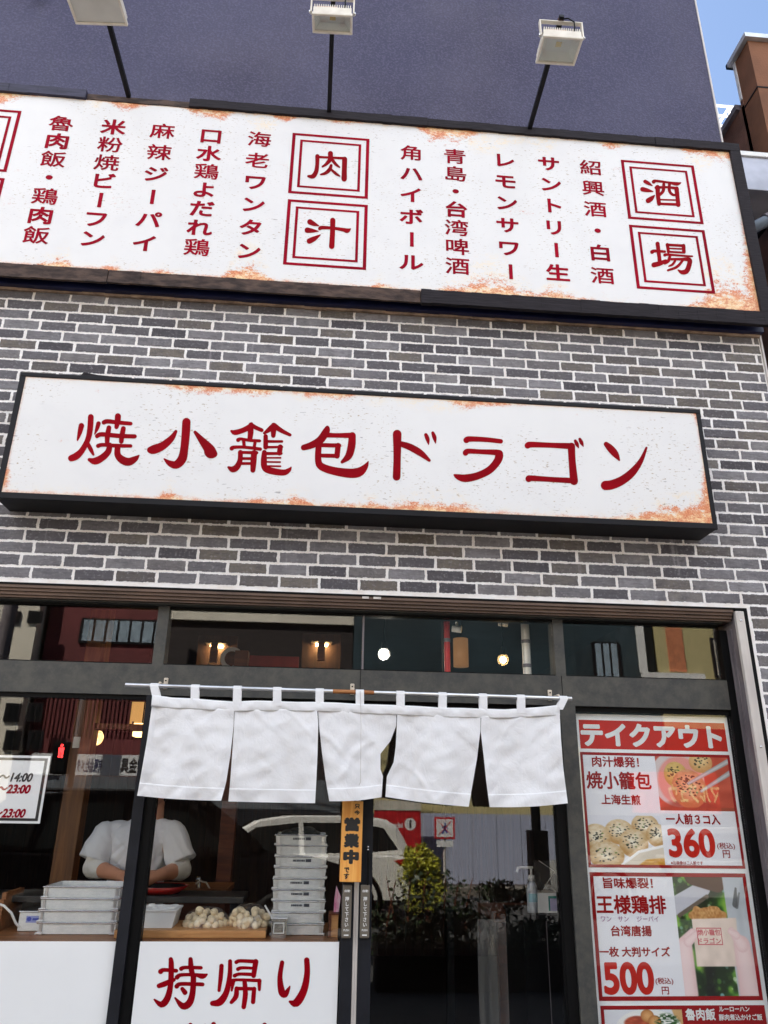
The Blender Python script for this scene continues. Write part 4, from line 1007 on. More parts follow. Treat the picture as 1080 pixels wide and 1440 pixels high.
def pic_buns(U, V):
    asp = 107/75.
    img = np.ones(U.shape+(3,))*np.array((226, 226, 233.)); img -= (vnoise(U, V, 5, 2)[..., None]-.5)*10
    b_, _ = ell(U, V, .9, 1.06, .5, .2, .2); img = over(img, b_, (206, 146, 48)); img = over(img, b_*(vnoise(U*.4, V, 40, 3) > .55)*.5, (226, 172, 70))
    for cx, cy, rx, ry, sd in ((.78, .22, .19, .26, 1), (.42, .34, .20, .26, 2), (.10, .46, .20, .28, 3), (.93, .40, .15, .24, 4), (.60, .57, .20, .29, 5), (.22, .82, .24, .28, 6)):
        img = bun(img, U, V, cx, cy, rx, ry, (246, 240, 220), (190, 146, 88), asp, 10+sd, 30)
    s1, d = seg(U, V, .50, 1.04, .72, .80, .10, .12, asp); s2, _ = seg(U, V, .72, .80, 1.02, .72, .11, .15, asp)
    s = np.maximum(s1, s2); img = over(img, s, (226, 214, 196)); e1, _ = seg(U, V, .42, 1.0, .66, .74, .025, .03, asp); e2, _ = seg(U, V, .66, .74, 1.0, .62, .03, .03, asp)
    return over(img, np.maximum(e1, e2), (250, 248, 246))
def pic_chop(U, V):
    asp = 118/79.
    img = np.ones(U.shape+(3,))*np.array((196, 76, 52.)); img -= (vnoise(U, V, 7, 4)[..., None]-.5)*26
    p, r = ell(U, V, .28, .42, .36, .52, .05); img = over(img, p, (214, 200, 198)); p2, _ = ell(U, V, .32, .46, .31, .46, .1); img = over(img, p2, (226, 150, 140))
    img = bun(img, U, V, .62, .10, .16, .2, (232, 206, 150), (206, 150, 90), asp, 31, 20)
    img = bun(img, U, V, .26, .34, .16, .24, (226, 200, 128), (196, 150, 76), asp, 32, 24)
    sh, _ = ell(U, V, .42, .92, .34, .12, .5); img = over(img, sh*.7, (120, 50, 30))
    img = bun(img, U, V, .42, .60, .235, .36, (238, 190, 150), (190, 110, 66), asp, 33, 70, .9)
    for a in ((.42, .50, 1.02, .06), (.58, .64, 1.02, .28)):
        s, d = seg(U, V, *a, .030, .055, asp); img = img*(1-s[..., None])+np.stack([206-60*np.clip(d, 0, 1)]*3, -1)*s[..., None]
    tb = np.clip((V-.93)/.02, 0, 1); return over(img, tb*.8, (150, 62, 36))
def pic_bag(U, V):
    asp = 121/172.
    n1, n2 = vnoise(U*.75, V, 8, 5), vnoise(U*.75, V, 17, 6)
    img = np.ones(U.shape+(3,))*np.array((26, 46, 20.)); img = over(img, np.clip((n1*.6+n2*.4-.40)*3, 0, 1), (66, 124, 40)); img = over(img, np.clip((n1*.4+n2*.6-.58)*4, 0, 1), (140, 186, 70))
    rs = np.random.RandomState(8)
    for k in range(130):
        q = rs.rand()*.022+.012; e, _ = ell(U, V, rs.rand(), rs.rand(), q, q*asp, .5); img = over(img, e*(.15+.55*rs.rand()), [(226, 240, 214), (150, 190, 80), (96, 150, 60), (160, 214, 220)][rs.randint(4)])
    img = over(img, np.clip((.75-V)*20, 0, 1)*np.clip((.30-np.abs(U-.33)+.0)*4, 0, 1)*.25, (16, 26, 14))
    img = over(img, np.clip((V-.70)*30, 0, 1)*np.clip((.12-np.abs(U-.36))*12, 0, 1)*.9, (14, 16, 14))
    bm_, _ = seg(U, V, .02, .25, .42, .10, .085, .07, asp, .08); img = over(img, bm_, (198, 198, 206)); bs, _ = seg(U, V, .04, .335, .46, .17, .02, .02, asp); img = over(img, bs, (104, 92, 80))
    br_, _ = seg(U, V, .30, -.02, .62, .06, .10, .08, asp, .1); img = over(img, br_, (86, 56, 40))
    w_ = np.clip((U-.70-V*.02)/.012, 0, 1); img = over(img, w_, (196, 202, 208)); img = over(img, w_*np.clip((vnoise(U, V, 9, 9)-.5)*2, 0, 1)*.5, (158, 166, 172))
    lg, _ = seg(U, V, .88, .10, .84, .24, .012, .03, asp); img = over(img, lg*.8, (80, 84, 84)); lg, _ = seg(U, V, .92, .14, .86, .26, .01, .02, asp); img = over(img, lg*.7, (90, 94, 94))
    bag = np.clip((U-.20)/.012, 0, 1)*np.clip((.86-.07*V-U)/.012+.0, 0, 1)*np.clip((V-.365+.02*U)/.008, 0, 1)*np.clip((.765-V)/.008, 0, 1)
    ln = vnoise(U, V, 14, 11)-.5; chm, _ = ell(U+ln*.05, V+ln*.06, .44, .335, .27, .088, .08)
    ck = np.clip(vnoise(U, V, 48, 12)*.8+.2*vnoise(U, V, 90, 13), 0, 1)[..., None]
    img = img*(1-chm[..., None])+(np.array((226, 182, 122.))*(ck)+np.array((168, 104, 50.))*(1-ck))*chm[..., None]
    wr = (vnoise(U, V, 12, 14)[..., None]-.5)*22; img = img*(1-bag[..., None])+(np.array((232, 212, 198.))+wr-26*np.clip(V-.62, 0, 1)[..., None])*bag[..., None]
    for s in ((.02, .60, .20, .49, .07, .05), (.05, .98, .06, .60, .10, .085), (.12, .56, .26, .485, .045, .03), (.90, 1.0, .86, .58, .12, .085), (.86, .58, .74, .46, .07, .03), (.80, .50, .72, .47, .04, .025)):
        m_, d = seg(U, V, *s, asp, .15); c = np.stack([242-16*np.clip(d, 0, 1)**2, 216-30*np.clip(d, 0, 1)**2, 214-28*np.clip(d, 0, 1)**2], -1); img = img*(1-m_[..., None])+c*m_[..., None]
    return img
def pic_bowl(U, V):
    asp = 2.0
    img = np.ones(U.shape+(3,))*np.array((226, 226, 232.)); wd = np.clip((U-.86-(V*.12))/.02, 0, 1); img = over(img, wd, (206, 164, 110))
    pl, _ = ell(U, V, .56, .62, .42, .62, .04); img = over(img, pl, (240, 238, 234))
    mt, _ = ell(U, V, .42, .46, .17, .24, .2); k = vnoise(U, V, 18, 21)[..., None]; img = img*(1-mt[..., None])+(np.array((206, 96, 60.))*k+np.array((150, 56, 36.))*(1-k))*mt[..., None]
    for cx, cy in ((.55, .22), (.64, .42)):
        e, r = ell(U, V, cx, cy, .085, .22, .08); c = np.array((226, 170, 110.))-np.clip(r, 0, 1)[..., None]**2*np.array((50, 60, 56.)); img = img*(1-e[..., None])+c*e[..., None]
    gr, _ = ell(U, V, .80, .40, .15, .25, .4); gr = gr*np.clip((vnoise(U, V, 30, 22)-.25)*5, 0, 1); kk = vnoise(U, V, 60, 23)[..., None]
    return img*(1-gr[..., None])+(np.array((60, 110, 40.))*kk+np.array((16, 50, 20.))*(1-kk))*gr[..., None]
q0, q1 = P(829, 1146, YQ), P(936, 1220, YQ)
picture('bun_picture', B1[0]+.0135, q1.x, B1[2]+.0135, q0.z, y2, 170, 120, pic_buns, pos, MT['print'])
q0, q1 = P(922, 1062, YQ), P(927, 1139.5, YQ)
picture('chopstick_picture', (q0.x+q1.x)/2, B1[1]-.0135, q1.z, B1[3]-.0135, y2, 180, 120, pic_chop, pos, MT['print'])
q0 = P(942.5, 1231, YQ); q1 = P(966, 1400, YQ)
picture('bag_picture', (q0.x+q1.x)/2, B2[1]-.0175, B2[2]+.0175, B2[3]-.0175, y2, 170, 230, pic_bag, pos, MT['print'])
q0, q1 = P(848, 1418, YQ), P(957, 1418, YQ)
picture('rice_bowl_picture', B3[0]+.0155, x3, .45, B3[3]-.0155, y2, 150, 130, lambda U, V: pic_bowl(U, V*2.2), pos, MT['print'])
tb_ = MB(); text_fit(tb_, '焼小籠包', 997, 1311, 32, 9, y3, .02); text_fit(tb_, 'ドラゴン', 998, 1323, 32, 8.5, y3, .02)
s0, s1 = P(979, 1304.5, y3), P(1017, 1329, y3); outline(tb_, s0.x, s1.x, s1.z, s0.z, .004, y3); tb_.build('bag_stamp', MT['pink'], pos)

# ------------------------------------------------------------------ opening hours notice behind the left pane
YH = 0.146
n0, n1 = P(70.5, 1063, YH), P(57, 1157, YH)
nx1 = (n0.x+n1.x)/2; nz1, nz0 = (P(35, 1062.5, YH)).z, P(35, 1158, YH).z
hrs = thing('hours_notice', 'white opening hours notice with black border in the left window', 'notice', (nx1-.3, YH, nz0))
MB().box(nx1-.62, nx1, YH, YH+.0015, nz0, nz1).build('sheet', MT['sheetwhite'], hrs)
b_ = MB(); outline(b_, nx1-.61, nx1-.011, nz0+.011, nz1-.011, .014, YH-.001, .012); b_.build('black_border', MT['ink'], hrs)
t_ = MB(); text_fit(t_, '～14:00', 22.5, 1093, 47, 13, YH-.0015, .034, .2); t_.build('lettering', MT['ink'], hrs)
t_ = MB(); text_fit(t_, '～23:00', 19.5, 1109.5, 47, 13, YH-.0015, .044, .2); text_fit(t_, '～23:00', 12.5, 1143.5, 47, 13, YH-.0015, .044, .2); t_.build('lettering', MT['red'], hrs)

# ------------------------------------------------------------------ white panels on the lower glass
YW = 0.118
zc = .993
lpan = thing('counter_panel', 'plain white panel covering the lower glass left of the post', 'panel', (-1.6, YW, .25))
MB().box(-2.385, -.8755, YW, YW+.004, .25, zc).build('sheet', MT['sheetwhite'], lpan)
rpan = thing('counter_panel', 'white panel with red brush writing covering the lower glass of the left door', 'panel', (-.3, YW, .25))
MB().box(-.769, .1395, YW, YW+.004, .25, zc).build('sheet', MT['sheetwhite'], rpan)
G_ = (205, 1335, 4.32)
MOCHI = [[(90,135,28),(110,125,22),(185,130,22)],[(152,60,24),(155,100,30),(150,220,30),(130,300,36),(95,335,34),(52,305,10)],[(80,222,26),(120,208,30),(170,185,22)],
 [(272,60,24),(275,110,30),(285,160,28)],[(215,118,24),(240,110,20),(335,112,20)],[(190,170,26),(215,155,20),(300,155,20),(345,163,30),(372,152,10)],[(188,225,26),(215,210,22),(345,213,22)],
 [(290,160,30),(285,260,32),(265,325,38),(225,345,36),(178,295,10)],[(222,240,22),(238,262,28)]]
KAE = [[(460,100,24),(455,170,24),(445,250,18)],[(512,72,22),(510,160,26),(490,260,32),(450,320,40),(405,328,28)],[(550,78,22),(575,70,20),(670,75,22)],[(668,75,30),(655,160,26)],[(560,120,22),(585,112,18),(660,115,16)],[(540,160,22),(570,150,18),(660,153,20)],
 [(535,190,22),(560,185,16),(690,190,20)],[(532,190,24),(522,250,12)],[(690,190,24),(690,245,16)],[(600,190,24),(605,270,28),(595,350,26)],[(555,238,20),(655,240,20)],[(552,238,24),(548,285,28),(520,322,20)],[(658,240,24),(652,320,24)]]
RI = [[(828,80,24),(815,170,28),(825,255,38),(845,275,34),(865,245,20),(875,225,8)],[(978,65,30),(980,150,32),(960,250,40),(915,325,44),(875,318,14)]]
NEXT = [[(272,458,22),(268,500,26)],[(330,470,18),(345,520,22)],[(360,462,16),(360,500,20)],[(412,455,26),(410,500,28)],[(722,458,24),(745,490,26)]]
for stx in (MOCHI, KAE, RI, NEXT):
    t_ = MB(); brush_text(t_, stx, *G_, YW-.001); t_.build('large_character', MT['red2'], rpan)

# ------------------------------------------------------------------ counter inside the window and what stands on it
ZC = 0.985
ctr = thing('serving_counter', 'brown wooden serving counter behind the lower white panels', 'counter', (-1.5, .45, .1))
MB().box(-3.35, .139, .19, .80, ZC-.03, ZC, .003).build('counter_top', MT['counterwood'], ctr)
MB().box(-3.35, .139, .205, .235, .10, ZC-.0305).box(-3.35, .139, .76, .79, .1, ZC-.0305).build('front_board', MT['redwood'], ctr)

def make_tray(x0, x1, y0, y1, z0, h, label, grp, strip=0):
    t = thing('metal_tray', label, 'tray', ((x0+x1)/2, (y0+y1)/2, z0), grp)
    th = .0025; i = .006
    bt = [(x0+i, y0+i, z0), (x1-i, y0+i, z0), (x1-i, y1-i, z0), (x0+i, y1-i, z0)]
    tp = [(x0+.002, y0+.002, z0+h-.004), (x1-.002, y0+.002, z0+h-.004), (x1-.002, y1-.002, z0+h-.004), (x0+.002, y1-.002, z0+h-.004)]
    ins = lambda p, d: (p[0]+(d if p[0] < (x0+x1)/2 else -d), p[1]+(d if p[1] < (y0+y1)/2 else -d), p[2])
    ob = [Vector(p) for p in bt]; ot = [Vector(p) for p in tp]; it = [Vector(ins(p, th)) for p in tp]; ib = [Vector(ins(p, th))+Vector((0, 0, th)) for p in bt]
    fs = [[0, 1, 2, 3]]
    for k in range(4):
        n_ = (k+1) % 4; fs += [[k, n_, 4+n_, 4+k], [4+k, 4+n_, 8+n_, 8+k], [8+k, 8+n_, 12+n_, 12+k]]
    fs.append([12, 13, 14, 15])
    MB().add(ob+ot+it+ib, fs).build('body', MT['tray'], t)
    rm = MB(); r = .0035
    rm.tube([(x0, y0, z0+h-r), (x1, y0, z0+h-r)], r, 8).tube([(x0, y1, z0+h-r), (x1, y1, z0+h-r)], r, 8).tube([(x0, y0, z0+h-r), (x0, y1, z0+h-r)], r, 8).tube([(x1, y0, z0+h-r), (x1, y1, z0+h-r)], r, 8)
    rm.build('rim', MT['steel'], t)
    for cx, sx in ((x0, 1), (x1, -1)):
        for cy, sy in ((y0, 1), (y1, -1)):
            c_ = MB(); a, b2 = sorted((cx-sx*.004, cx+sx*.030)); c, d = sorted((cy-sy*.005, cy+sy*.030))
            c_.box(a, b2, c, d, z0-.0015, z0+.007, .0015); e, f2 = sorted((cx+sx*.012, cx+sx*.024)); g_, h2 = sorted((cy-sy*.0015, cy+sy*.0045))
            c_.box(e, f2, g_, h2, z0+.007, z0+h-.008); c_.build('corner_clip', MT['chrome'], t)
    if strip:
        l_ = MB(); r2 = random.Random(strip); xx = x0+.085+r2.uniform(0, .01); ye = y0+.0025
        while xx < x0+.145: ww = r2.uniform(.002, .007); l_.add([(xx, ye-.0005, z0+.024), (xx+ww, ye-.0005, z0+.024), (xx+ww, ye-.0012, z0+.033), (xx, ye-.0012, z0+.033)], [[0, 1, 2, 3]]); xx += ww+r2.uniform(.0006, .002)
        l_.add([(x0+.155, ye-.0005, z0+.022), (x0+.182, ye-.0005, z0+.022), (x0+.182, ye-.0014, z0+.036), (x0+.155, ye-.0014, z0+.036)], [[0, 1, 2, 3]])
        l_.build('label_strip', MT['inkgrey'], t)
    return t
ordn = {3: 'topmost', 2: 'second from the top', 1: 'second from the bottom', 0: 'bottom'}
for k in range(4):
    make_tray(-1.307+rng.uniform(-.004, .004)-.008*(3-k)*.3, -.938+rng.uniform(-.003, .003), .35, .64, ZC+.003+k*.0525, .0515, f'wide metal tray, {ordn[k]} of four stacked left of the post', 'wide metal trays left of the post')
names9 = ['bottom', 'second from the bottom', 'third from the bottom', 'fourth from the bottom', 'middle', 'fourth from the top', 'third from the top', 'second from the top', 'topmost']
for k in range(9):
    dx = rng.uniform(-.004, .004)
    make_tray(-.192+dx, .070+dx, .35, .73, ZC+.003+k*.0508, .0498, f'metal tray, {names9[k]} of the tall stack of nine', 'metal trays in the tall stack of nine', strip=(k+3 if k in (2, 3, 4, 6, 8) else 0))
# steel box with a sticker, left
b0, b1 = P(23, 1312, .45), P(62, 1283, .45)
sb = thing('steel_box', 'small steel box with a blue sticker beside the wide tray stack', 'box', ((b0.x+b1.x)/2, .45, ZC))
MB().box(b0.x, b1.x, .45, .62, ZC+.001, b1.z, .004).build('body', MT['tray'], sb)
MB().box(b0.x-.004, b1.x+.004, .446, .624, b1.z+.0005, b1.z+.006, .002).build('lid', MT['steel'], sb)
c_ = P(47, 1293, .45); b_ = MB(); rectface(b_, c_.x-.035, c_.x+.035, c_.z-.014, c_.z+.016, .4485); st_ = b_.build('sticker', mat('pale_blue_sticker', srgb(150, 160, 214), .4), sb)
b_ = MB(); b_.add([(c_.x-.02+.012*math.cos(t_*.785), .4478, c_.z+.002+.010*math.sin(t_*.785)) for t_ in range(8)], [list(range(8))]); rectface(b_, c_.x-.004, c_.x+.03, c_.z-.004, c_.z+.006, .4478); b_.build('sticker_print', mat('blue_sticker_ink', srgb(70, 84, 176), .4), st_)
wbx = thing('wooden_bin', 'brown wooden bin at the far left of the counter', 'bin', (-1.62, .5, ZC))
MB().box(-1.80, -1.52, .45, .47, ZC, ZC+.14, .002).box(-1.80, -1.78, .4702, .72, ZC, ZC+.17).box(-1.54, -1.52, .4702, .72, ZC, ZC+.17).build('bin_wall', MT['counterwood'], wbx)
MB().box(-1.585, -1.577, .443, .4495, ZC+.002, ZC+.10).build('white_strip', MT['white'], wbx)
q = [P(-6, 1270, .42), P(6, 1274, .42), P(16, 1284, .42), P(22, 1298, .44), P(27, 1303, .447)]
tag(MB().tube(q, .006, 8).build('white_cable', MT['white'], None), 'white cable looping over the wooden bin to the steel box', 'cable')
# cutting board, tub, bags of dough balls, cup
u0, u1 = P(160, 1320, .27), P(373.5, 1320, .27)
ZB2 = ZC+.034
tag(MB().box(u0.x, u1.x, .26, .60, ZC+.0005, ZB2, .004).build('cutting_board', MT['boardwood'], None), 'thick pale wooden board on the counter under the tub and bags', 'board')
t0, t1 = P(188, 1309, .32), P(248, 1280, .32)
tub = thing('plastic_tub', 'white translucent plastic tub of flour on the wooden board', 'tub', ((t0.x+t1.x)/2, .40, ZB2))
MB().prism([(t0.x+.012, ZB2+.001), (t1.x-.014, ZB2+.001), (t1.x, t1.z-.008), (t0.x, t1.z-.008)], .32, .50, 'y').build('body', MT['tubplastic'], tub)
MB().box(t0.x-.004, t1.x+.005, .315, .505, t1.z-.0078, t1.z+.003, .003).build('rim', MT['white'], tub)
fl = MB(); 
for k in range(26): fl.ball((rng.uniform(t0.x+.03, t1.x-.03), rng.uniform(.34, .48), t1.z+rng.uniform(-.002, .006)), (rng.uniform(.012, .03), .02, rng.uniform(.006, .012)), 8, 6)
fl.build('flour', MT['white'], tub)
MT['dough'] = mat('pale_dough', srgb(232, 214, 178), 0.6, var=0.08, vscale=20, bscale=40, bstr=0.1)
def dough_bag(ua, ub, vt, seed, lbl, blbl, grp):
    a, b2 = P(ua, 1309, .33), P(ub, 1309, .33); cx = (a.x+b2.x)/2; wx = (b2.x-a.x)/2; H = P(ua, vt, .33).z-ZB2; cy = .42
    r2 = random.Random(seed); proto = None; placed = []
    rad = .0172
    for lay in range(7):
        z = ZB2+rad+.002+lay*rad*1.42; 
        f = 1-((z-ZB2)/(H*1.04))**2
        if f <= .03: break
        f = math.sqrt(f)
        for i in range(-8, 9):
            for j in range(-4, 5):
                x = cx+(i+.5*(lay % 2))*rad*1.72+r2.uniform(-.004, .004); y = cy+(j+.5*(lay % 2))*rad*1.74+r2.uniform(-.004, .004)
                e = ((x-cx)/(wx*f*.95))**2+((y-cy)/(.10*f))**2
                if e < 1 and (e > .30 or lay >= 3) and y < cy+.03: placed.append((x, y, z+r2.uniform(-.003, .003)))
    for (x, y, z) in placed[:125]:
        if proto is None:
            proto = MB().ball((0, 0, 0), (rad, rad*.98, rad*.92), 18, 12); proto.v = [tuple(Vector(q)*(1+.10*mnoise.noise(Vector(q)*70)+.05*mnoise.noise(Vector(q)*160))) for q in proto.v]; proto = proto.build('dough_ball', MT['dough'], None); o = proto; tag(o, blbl, 'dough ball', grp)
        else: o = proto.copy(); COL.objects.link(o)
        o.location = (x, y, z-rad); o.rotation_euler = (r2.uniform(-1.2, 1.2), r2.uniform(-1.2, 1.2), r2.uniform(0, 3)); s = r2.uniform(1.0, 1.25); o.scale = (s*r2.uniform(.9, 1.1), s*r2.uniform(.85, 1.05), s*r2.uniform(.8, 1.1))
    vs = []; fs = []; nu, nv = 36, 14
    for j in range(nv+1):
        t = j/nv*math.pi/2
        for i in range(nu):
            q = 2*math.pi*i/nu; k = 1+.09*mnoise.noise(Vector((math.cos(q)*2.4+seed, math.sin(q)*2.4, t*2.2)))+.025*math.sin(q*9+t*5)*math.cos(t)
            vs.append((cx+wx*1.06*k*math.cos(q)*math.cos(t)**.8, cy+.128*k*math.sin(q)*math.cos(t)**.8, ZB2+.0015+(H*1.08)*k*math.sin(t)))
    for j in range(nv):
        for i in range(nu): fs.append([j*nu+i, j*nu+(i+1) % nu, (j+1)*nu+(i+1) % nu, (j+1)*nu+i])
    o = MB().add(vs, fs, True).build('plastic_bag', MT['film'], None); tag(o, lbl, 'bag')
dough_bag(254, 318, 1281, 3, 'clear plastic bag of dough balls next to the white tub', 'pale round dough ball inside the clear bag next to the tub', 'dough balls in the bag next to the tub')
dough_bag(317, 379, 1277, 5, 'clear plastic bag of dough balls next to the steel cup', 'pale round dough ball inside the clear bag next to the steel cup', 'dough balls in the bag next to the steel cup')
k0, k1 = P(380, 1320, .27), P(404, 1291, .27)
cup = thing('steel_cup', 'square steel cup holding a white stick in front of the tall tray stack', 'cup', ((k0.x+k1.x)/2, .305, ZC))
MB().prism([(k0.x+.004, ZC+.001), (k1.x-.004, ZC+.001), (k1.x, k1.z-.004), (k0.x, k1.z-.004)], .27, .345, 'y').build('body', MT['steel'], cup)
MB().box(k0.x-.003, k1.x+.003, .267, .348, k1.z-.0038, k1.z, .0015).build('rim', MT['chrome'], cup)
sx_ = (k0.x+k1.x)/2; b_ = MB(); outline(b_, sx_-.026, sx_+.026, ZC+.02, k1.z-.02, .004, .2682); b_.build('embossed_panel', MT['tray'], cup)
tag(MB().tube([P(372.5, 1273, .30), P(386, 1297, .31)], .0045, 8).build('white_stick', MT['white'], None), 'short white stick leaning in the steel cup', 'stick')
w0, w1 = P(461.5, 1321, .3), P(480, 1285, .3)
wp = thing('wooden_box', 'small wooden box at the right end of the counter beside the door', 'box', ((w0.x+w1.x)/2, .36, ZC))
MB().box(w0.x+.012, .138, .305, .42, ZC+.0005, w1.z-.006).build('body', MT['boardwood'], wp)
MB().box(w0.x, w0.x+.0118, .30, .42, ZC+.0005, w1.z).box(w0.x+.012, .138, .30, .42, w1.z-.0058, w1.z).build('frame', MT['redwood'], wp)
pk = MB()
for s, c in ((0, 0), ):
    a = P(473, 1283, .36); pk.add([a+Vector(v) for v in ((-.012, 0, 0), (.012, .01, 0), (.02, .004, .07), (-.004, 0, .12), (-.012, .004, .06), (-.014, 0.01, .0), (.010, .02, 0), (.018, .014, .07), (-.004, .012, .12), (-.012, .014, .06))],
      [[0, 1, 2, 3, 4], [9, 8, 7, 6, 5], [0, 5, 6, 1], [1, 6, 7, 2], [2, 7, 8, 3], [3, 8, 9, 4], [4, 9, 5, 0]])
tag(pk.build('paper_bag', mat('pink_white_paper', srgb(226, 90, 150), .6, vscale=30, stretch=(3, 1, .3), col2=srgb(240, 236, 238)), None), 'crumpled pink and white paper bag on the small wooden box', 'paper bag')
a = P(419, 1172, .45); k_ = MB()
for q in ((0, 0, .0, .06, .028), (.05, .01, .004, .05, .03), (-.05, .0, -.002, .04, .02), (.09, .02, -.004, .03, .018)): k_.ball(a+Vector((q[0], .05+q[1], q[2])), (q[3], .05, q[4]), 10, 7)
tag(k_.build('black_bag', mat('black_crumpled_film', (.008, .008, .009), .45, bscale=18, bstr=.8, bdist=.02), None), 'crumpled black plastic bag on top of the tall tray stack', 'bag')

# ------------------------------------------------------------------ the cook
def remesh(mb, voxel, smooth=6):
    me = bpy.data.meshes.new('tmp'); me.from_pydata(mb.v, [], mb.f); bm = bmesh.new(); bm.from_mesh(me); bmesh.ops.recalc_face_normals(bm, faces=bm.faces); bm.to_mesh(me); bm.free()
    o = bpy.data.objects.new('tmp', me); COL.objects.link(o)
    r = o.modifiers.new('r', 'REMESH'); r.mode = 'VOXEL'; r.voxel_size = voxel
    s = o.modifiers.new('s', 'SMOOTH'); s.iterations = smooth; s.factor = .5
    bpy.context.view_layer.update(); ev = o.evaluated_get(bpy.context.evaluated_depsgraph_get()); q = ev.to_mesh()
    r2 = MB().add([v.co.copy() for v in q.vertices], [list(p.vertices) for p in q.polygons], True)
    ev.to_mesh_clear(); bpy.data.objects.remove(o); bpy.data.meshes.remove(me); return r2
def rings(mb, R, n=20):
    """loft of ellipses: (cx,cy,cz,rx,ry)"""
    vs = []; fs = []
    for (x, y, z, rx, ry) in R:
        for k in range(n): q = 2*math.pi*k/n; vs.append((x+rx*math.cos(q), y+ry*math.sin(q), z))
    for i in range(len(R)-1):
        for k in range(n): fs.append([i*n+k, i*n+(k+1) % n, (i+1)*n+(k+1) % n, (i+1)*n+k])
    fs += [list(range(n))[::-1], list(range((len(R)-1)*n, len(R)*n))]
    return mb.add(vs, fs, True)
YC = .98
nk = P(217, 1141, YC); shl, shr = P(156, 1160, YC), P(240, 1158, YC)
ell_, elr = P(131, 1219, YC-.06), P(255, 1222, YC-.06)
wl, wr_ = P(168, 1231, YC-.26), P(222, 1231, YC-.26)
cx0 = (shl.x+shr.x)/2; zS = (shl.z+shr.z)/2
cook = thing('person', 'cook in a white T-shirt and white arm covers working behind the counter', 'person', (cx0, YC+.05, .10))
bd = MB()
hd_c = Vector((nk.x, YC-.05, nk.z+.145))
bd.ball(hd_c, (.074, .094, .112), 20, 14).ball(hd_c+Vector((0, -.045, -.055)), (.052, .05, .055), 14, 10).ball(hd_c+Vector((0, -.098, -.02)), (.014, .02, .022), 10, 8)
for s in (-1, 1): bd.ball(hd_c+Vector((s*.076, .0, -.012)), (.010, .022, .032), 10, 8)
bd.tube([nk+Vector((0, .02, -.06)), nk+Vector((0, -.01, .07))], .055, 14)
rings(bd, [(cx0, YC+.04, .95, .14, .10), (cx0, YC+.04, 1.12, .12, .085), (cx0, YC+.02, zS-.20, .125, .085), (cx0, YC, zS-.07, .13, .07), (cx0+(nk.x-cx0)*.5, YC, zS-.01, .06, .055)])
def limb(mb, pts, rs): mb.tube(pts, rs, 14); [mb.ball(p, r, 12, 8) for p, r in zip(pts, rs)]
limb(bd, [shl+Vector((.05, 0, -.05)), ell_], [.042, .042]); limb(bd, [shr+Vector((-.05, 0, -.05)), elr], [.042, .042])
limb(bd, [ell_, ell_.lerp(wl, .4), wl], [.046, .043, .030]); limb(bd, [elr, elr.lerp(wr_, .4), wr_], [.046, .043, .030])
for s in (-1, 1): limb(bd, [(cx0+s*.09, YC+.05, .95), (cx0+s*.10, YC+.03, .55), (cx0+s*.10, YC+.06, .18)], [.085, .06, .042]); bd.ball((cx0+s*.10, YC+.0, .13), (.045, .12, .035), 12, 8)
for wv, s in ((wl, 1), (wr_, -1)):
    pc_ = wv+Vector((s*.045, -.035, -.012)); bd.tube([wv, wv.lerp(pc_, .5), pc_, pc_+Vector((s*.03, -.02, -.008))], [.028, .036, .040, .034], 12)
    for k, (dx, dy, L) in enumerate(((.02, -.040, .075), (.035, -.028, .082), (.044, -.012, .078), (.046, .008, .062))):
        b0 = pc_+Vector((s*dx, dy, -.004)); b1 = b0+Vector((s*L*.45, -L*.22, -L*.16)); b2 = b1+Vector((s*L*.28, -.004, -L*.35)); b3 = b2+Vector((s*L*.06, .006, -L*.25))
        bd.tube([b0-Vector((s*.03, 0, 0)), b0, b1, b2, b3], [.010, .0098, .0092, .0085, .007], 8); bd.ball(b3, .0072, 8, 6)
    tb0 = pc_+Vector((s*.0, -.038, .002)); bd.tube([tb0-Vector((s*.015, -.015, 0)), tb0+Vector((s*.02, -.028, -.006)), tb0+Vector((s*.05, -.036, -.022))], [.0125, .0115, .009], 8)
remesh(bd, .0065, 4).build('body', MT['skin'], cook)
sh = MB(); slv = MB()
rings(sh, [(cx0, YC+.04, .90, .180, .14), (cx0, YC+.04, 1.05, .170, .135), (cx0, YC+.02, zS-.25, .165, .142), (cx0, YC, zS-.10, .180, .132), (cx0, YC, zS-.02, .165, .105), (cx0+(nk.x-cx0)*.5, YC, zS+.035, .085, .08)])
limb(sh, [shl+Vector((.04, 0, -.045)), shl.lerp(ell_, .30)], [.074, .072]); limb(sh, [shr+Vector((-.04, 0, -.045)), shr.lerp(elr, .30)], [.074, .072])
for a_, b_2, s_ in ((shl, ell_, -1), (shr, elr, 1)):
    o_ = Vector((s_*.004, 0, 0)); slv.ball(a_+Vector((-s_*.012, 0, -.045)), (.067, .070, .064), 16, 10); q_ = [a_+Vector((-s_*.008, 0, -.04)), a_.lerp(b_2, .24)+o_, a_.lerp(b_2, .5)+o_*2, a_.lerp(b_2, .84)+o_*3]; q2 = [p_.lerp(q_[0], .04) for p_ in q_][::-1]; q_ = [q_[min(int(t_/6), 2)].lerp(q_[min(int(t_/6), 2)+1], t_/6-min(int(t_/6), 2)) for t_ in range(19)]
    slv.tube(q_+[q_[-1]+(q_[-1]-q_[-2])*.01]+q2[:2], [.066+.020*t_/18 for t_ in range(19)]+[.085, .081, .072], 40, False)
shm = remesh(sh, .009, 3)
v2 = []
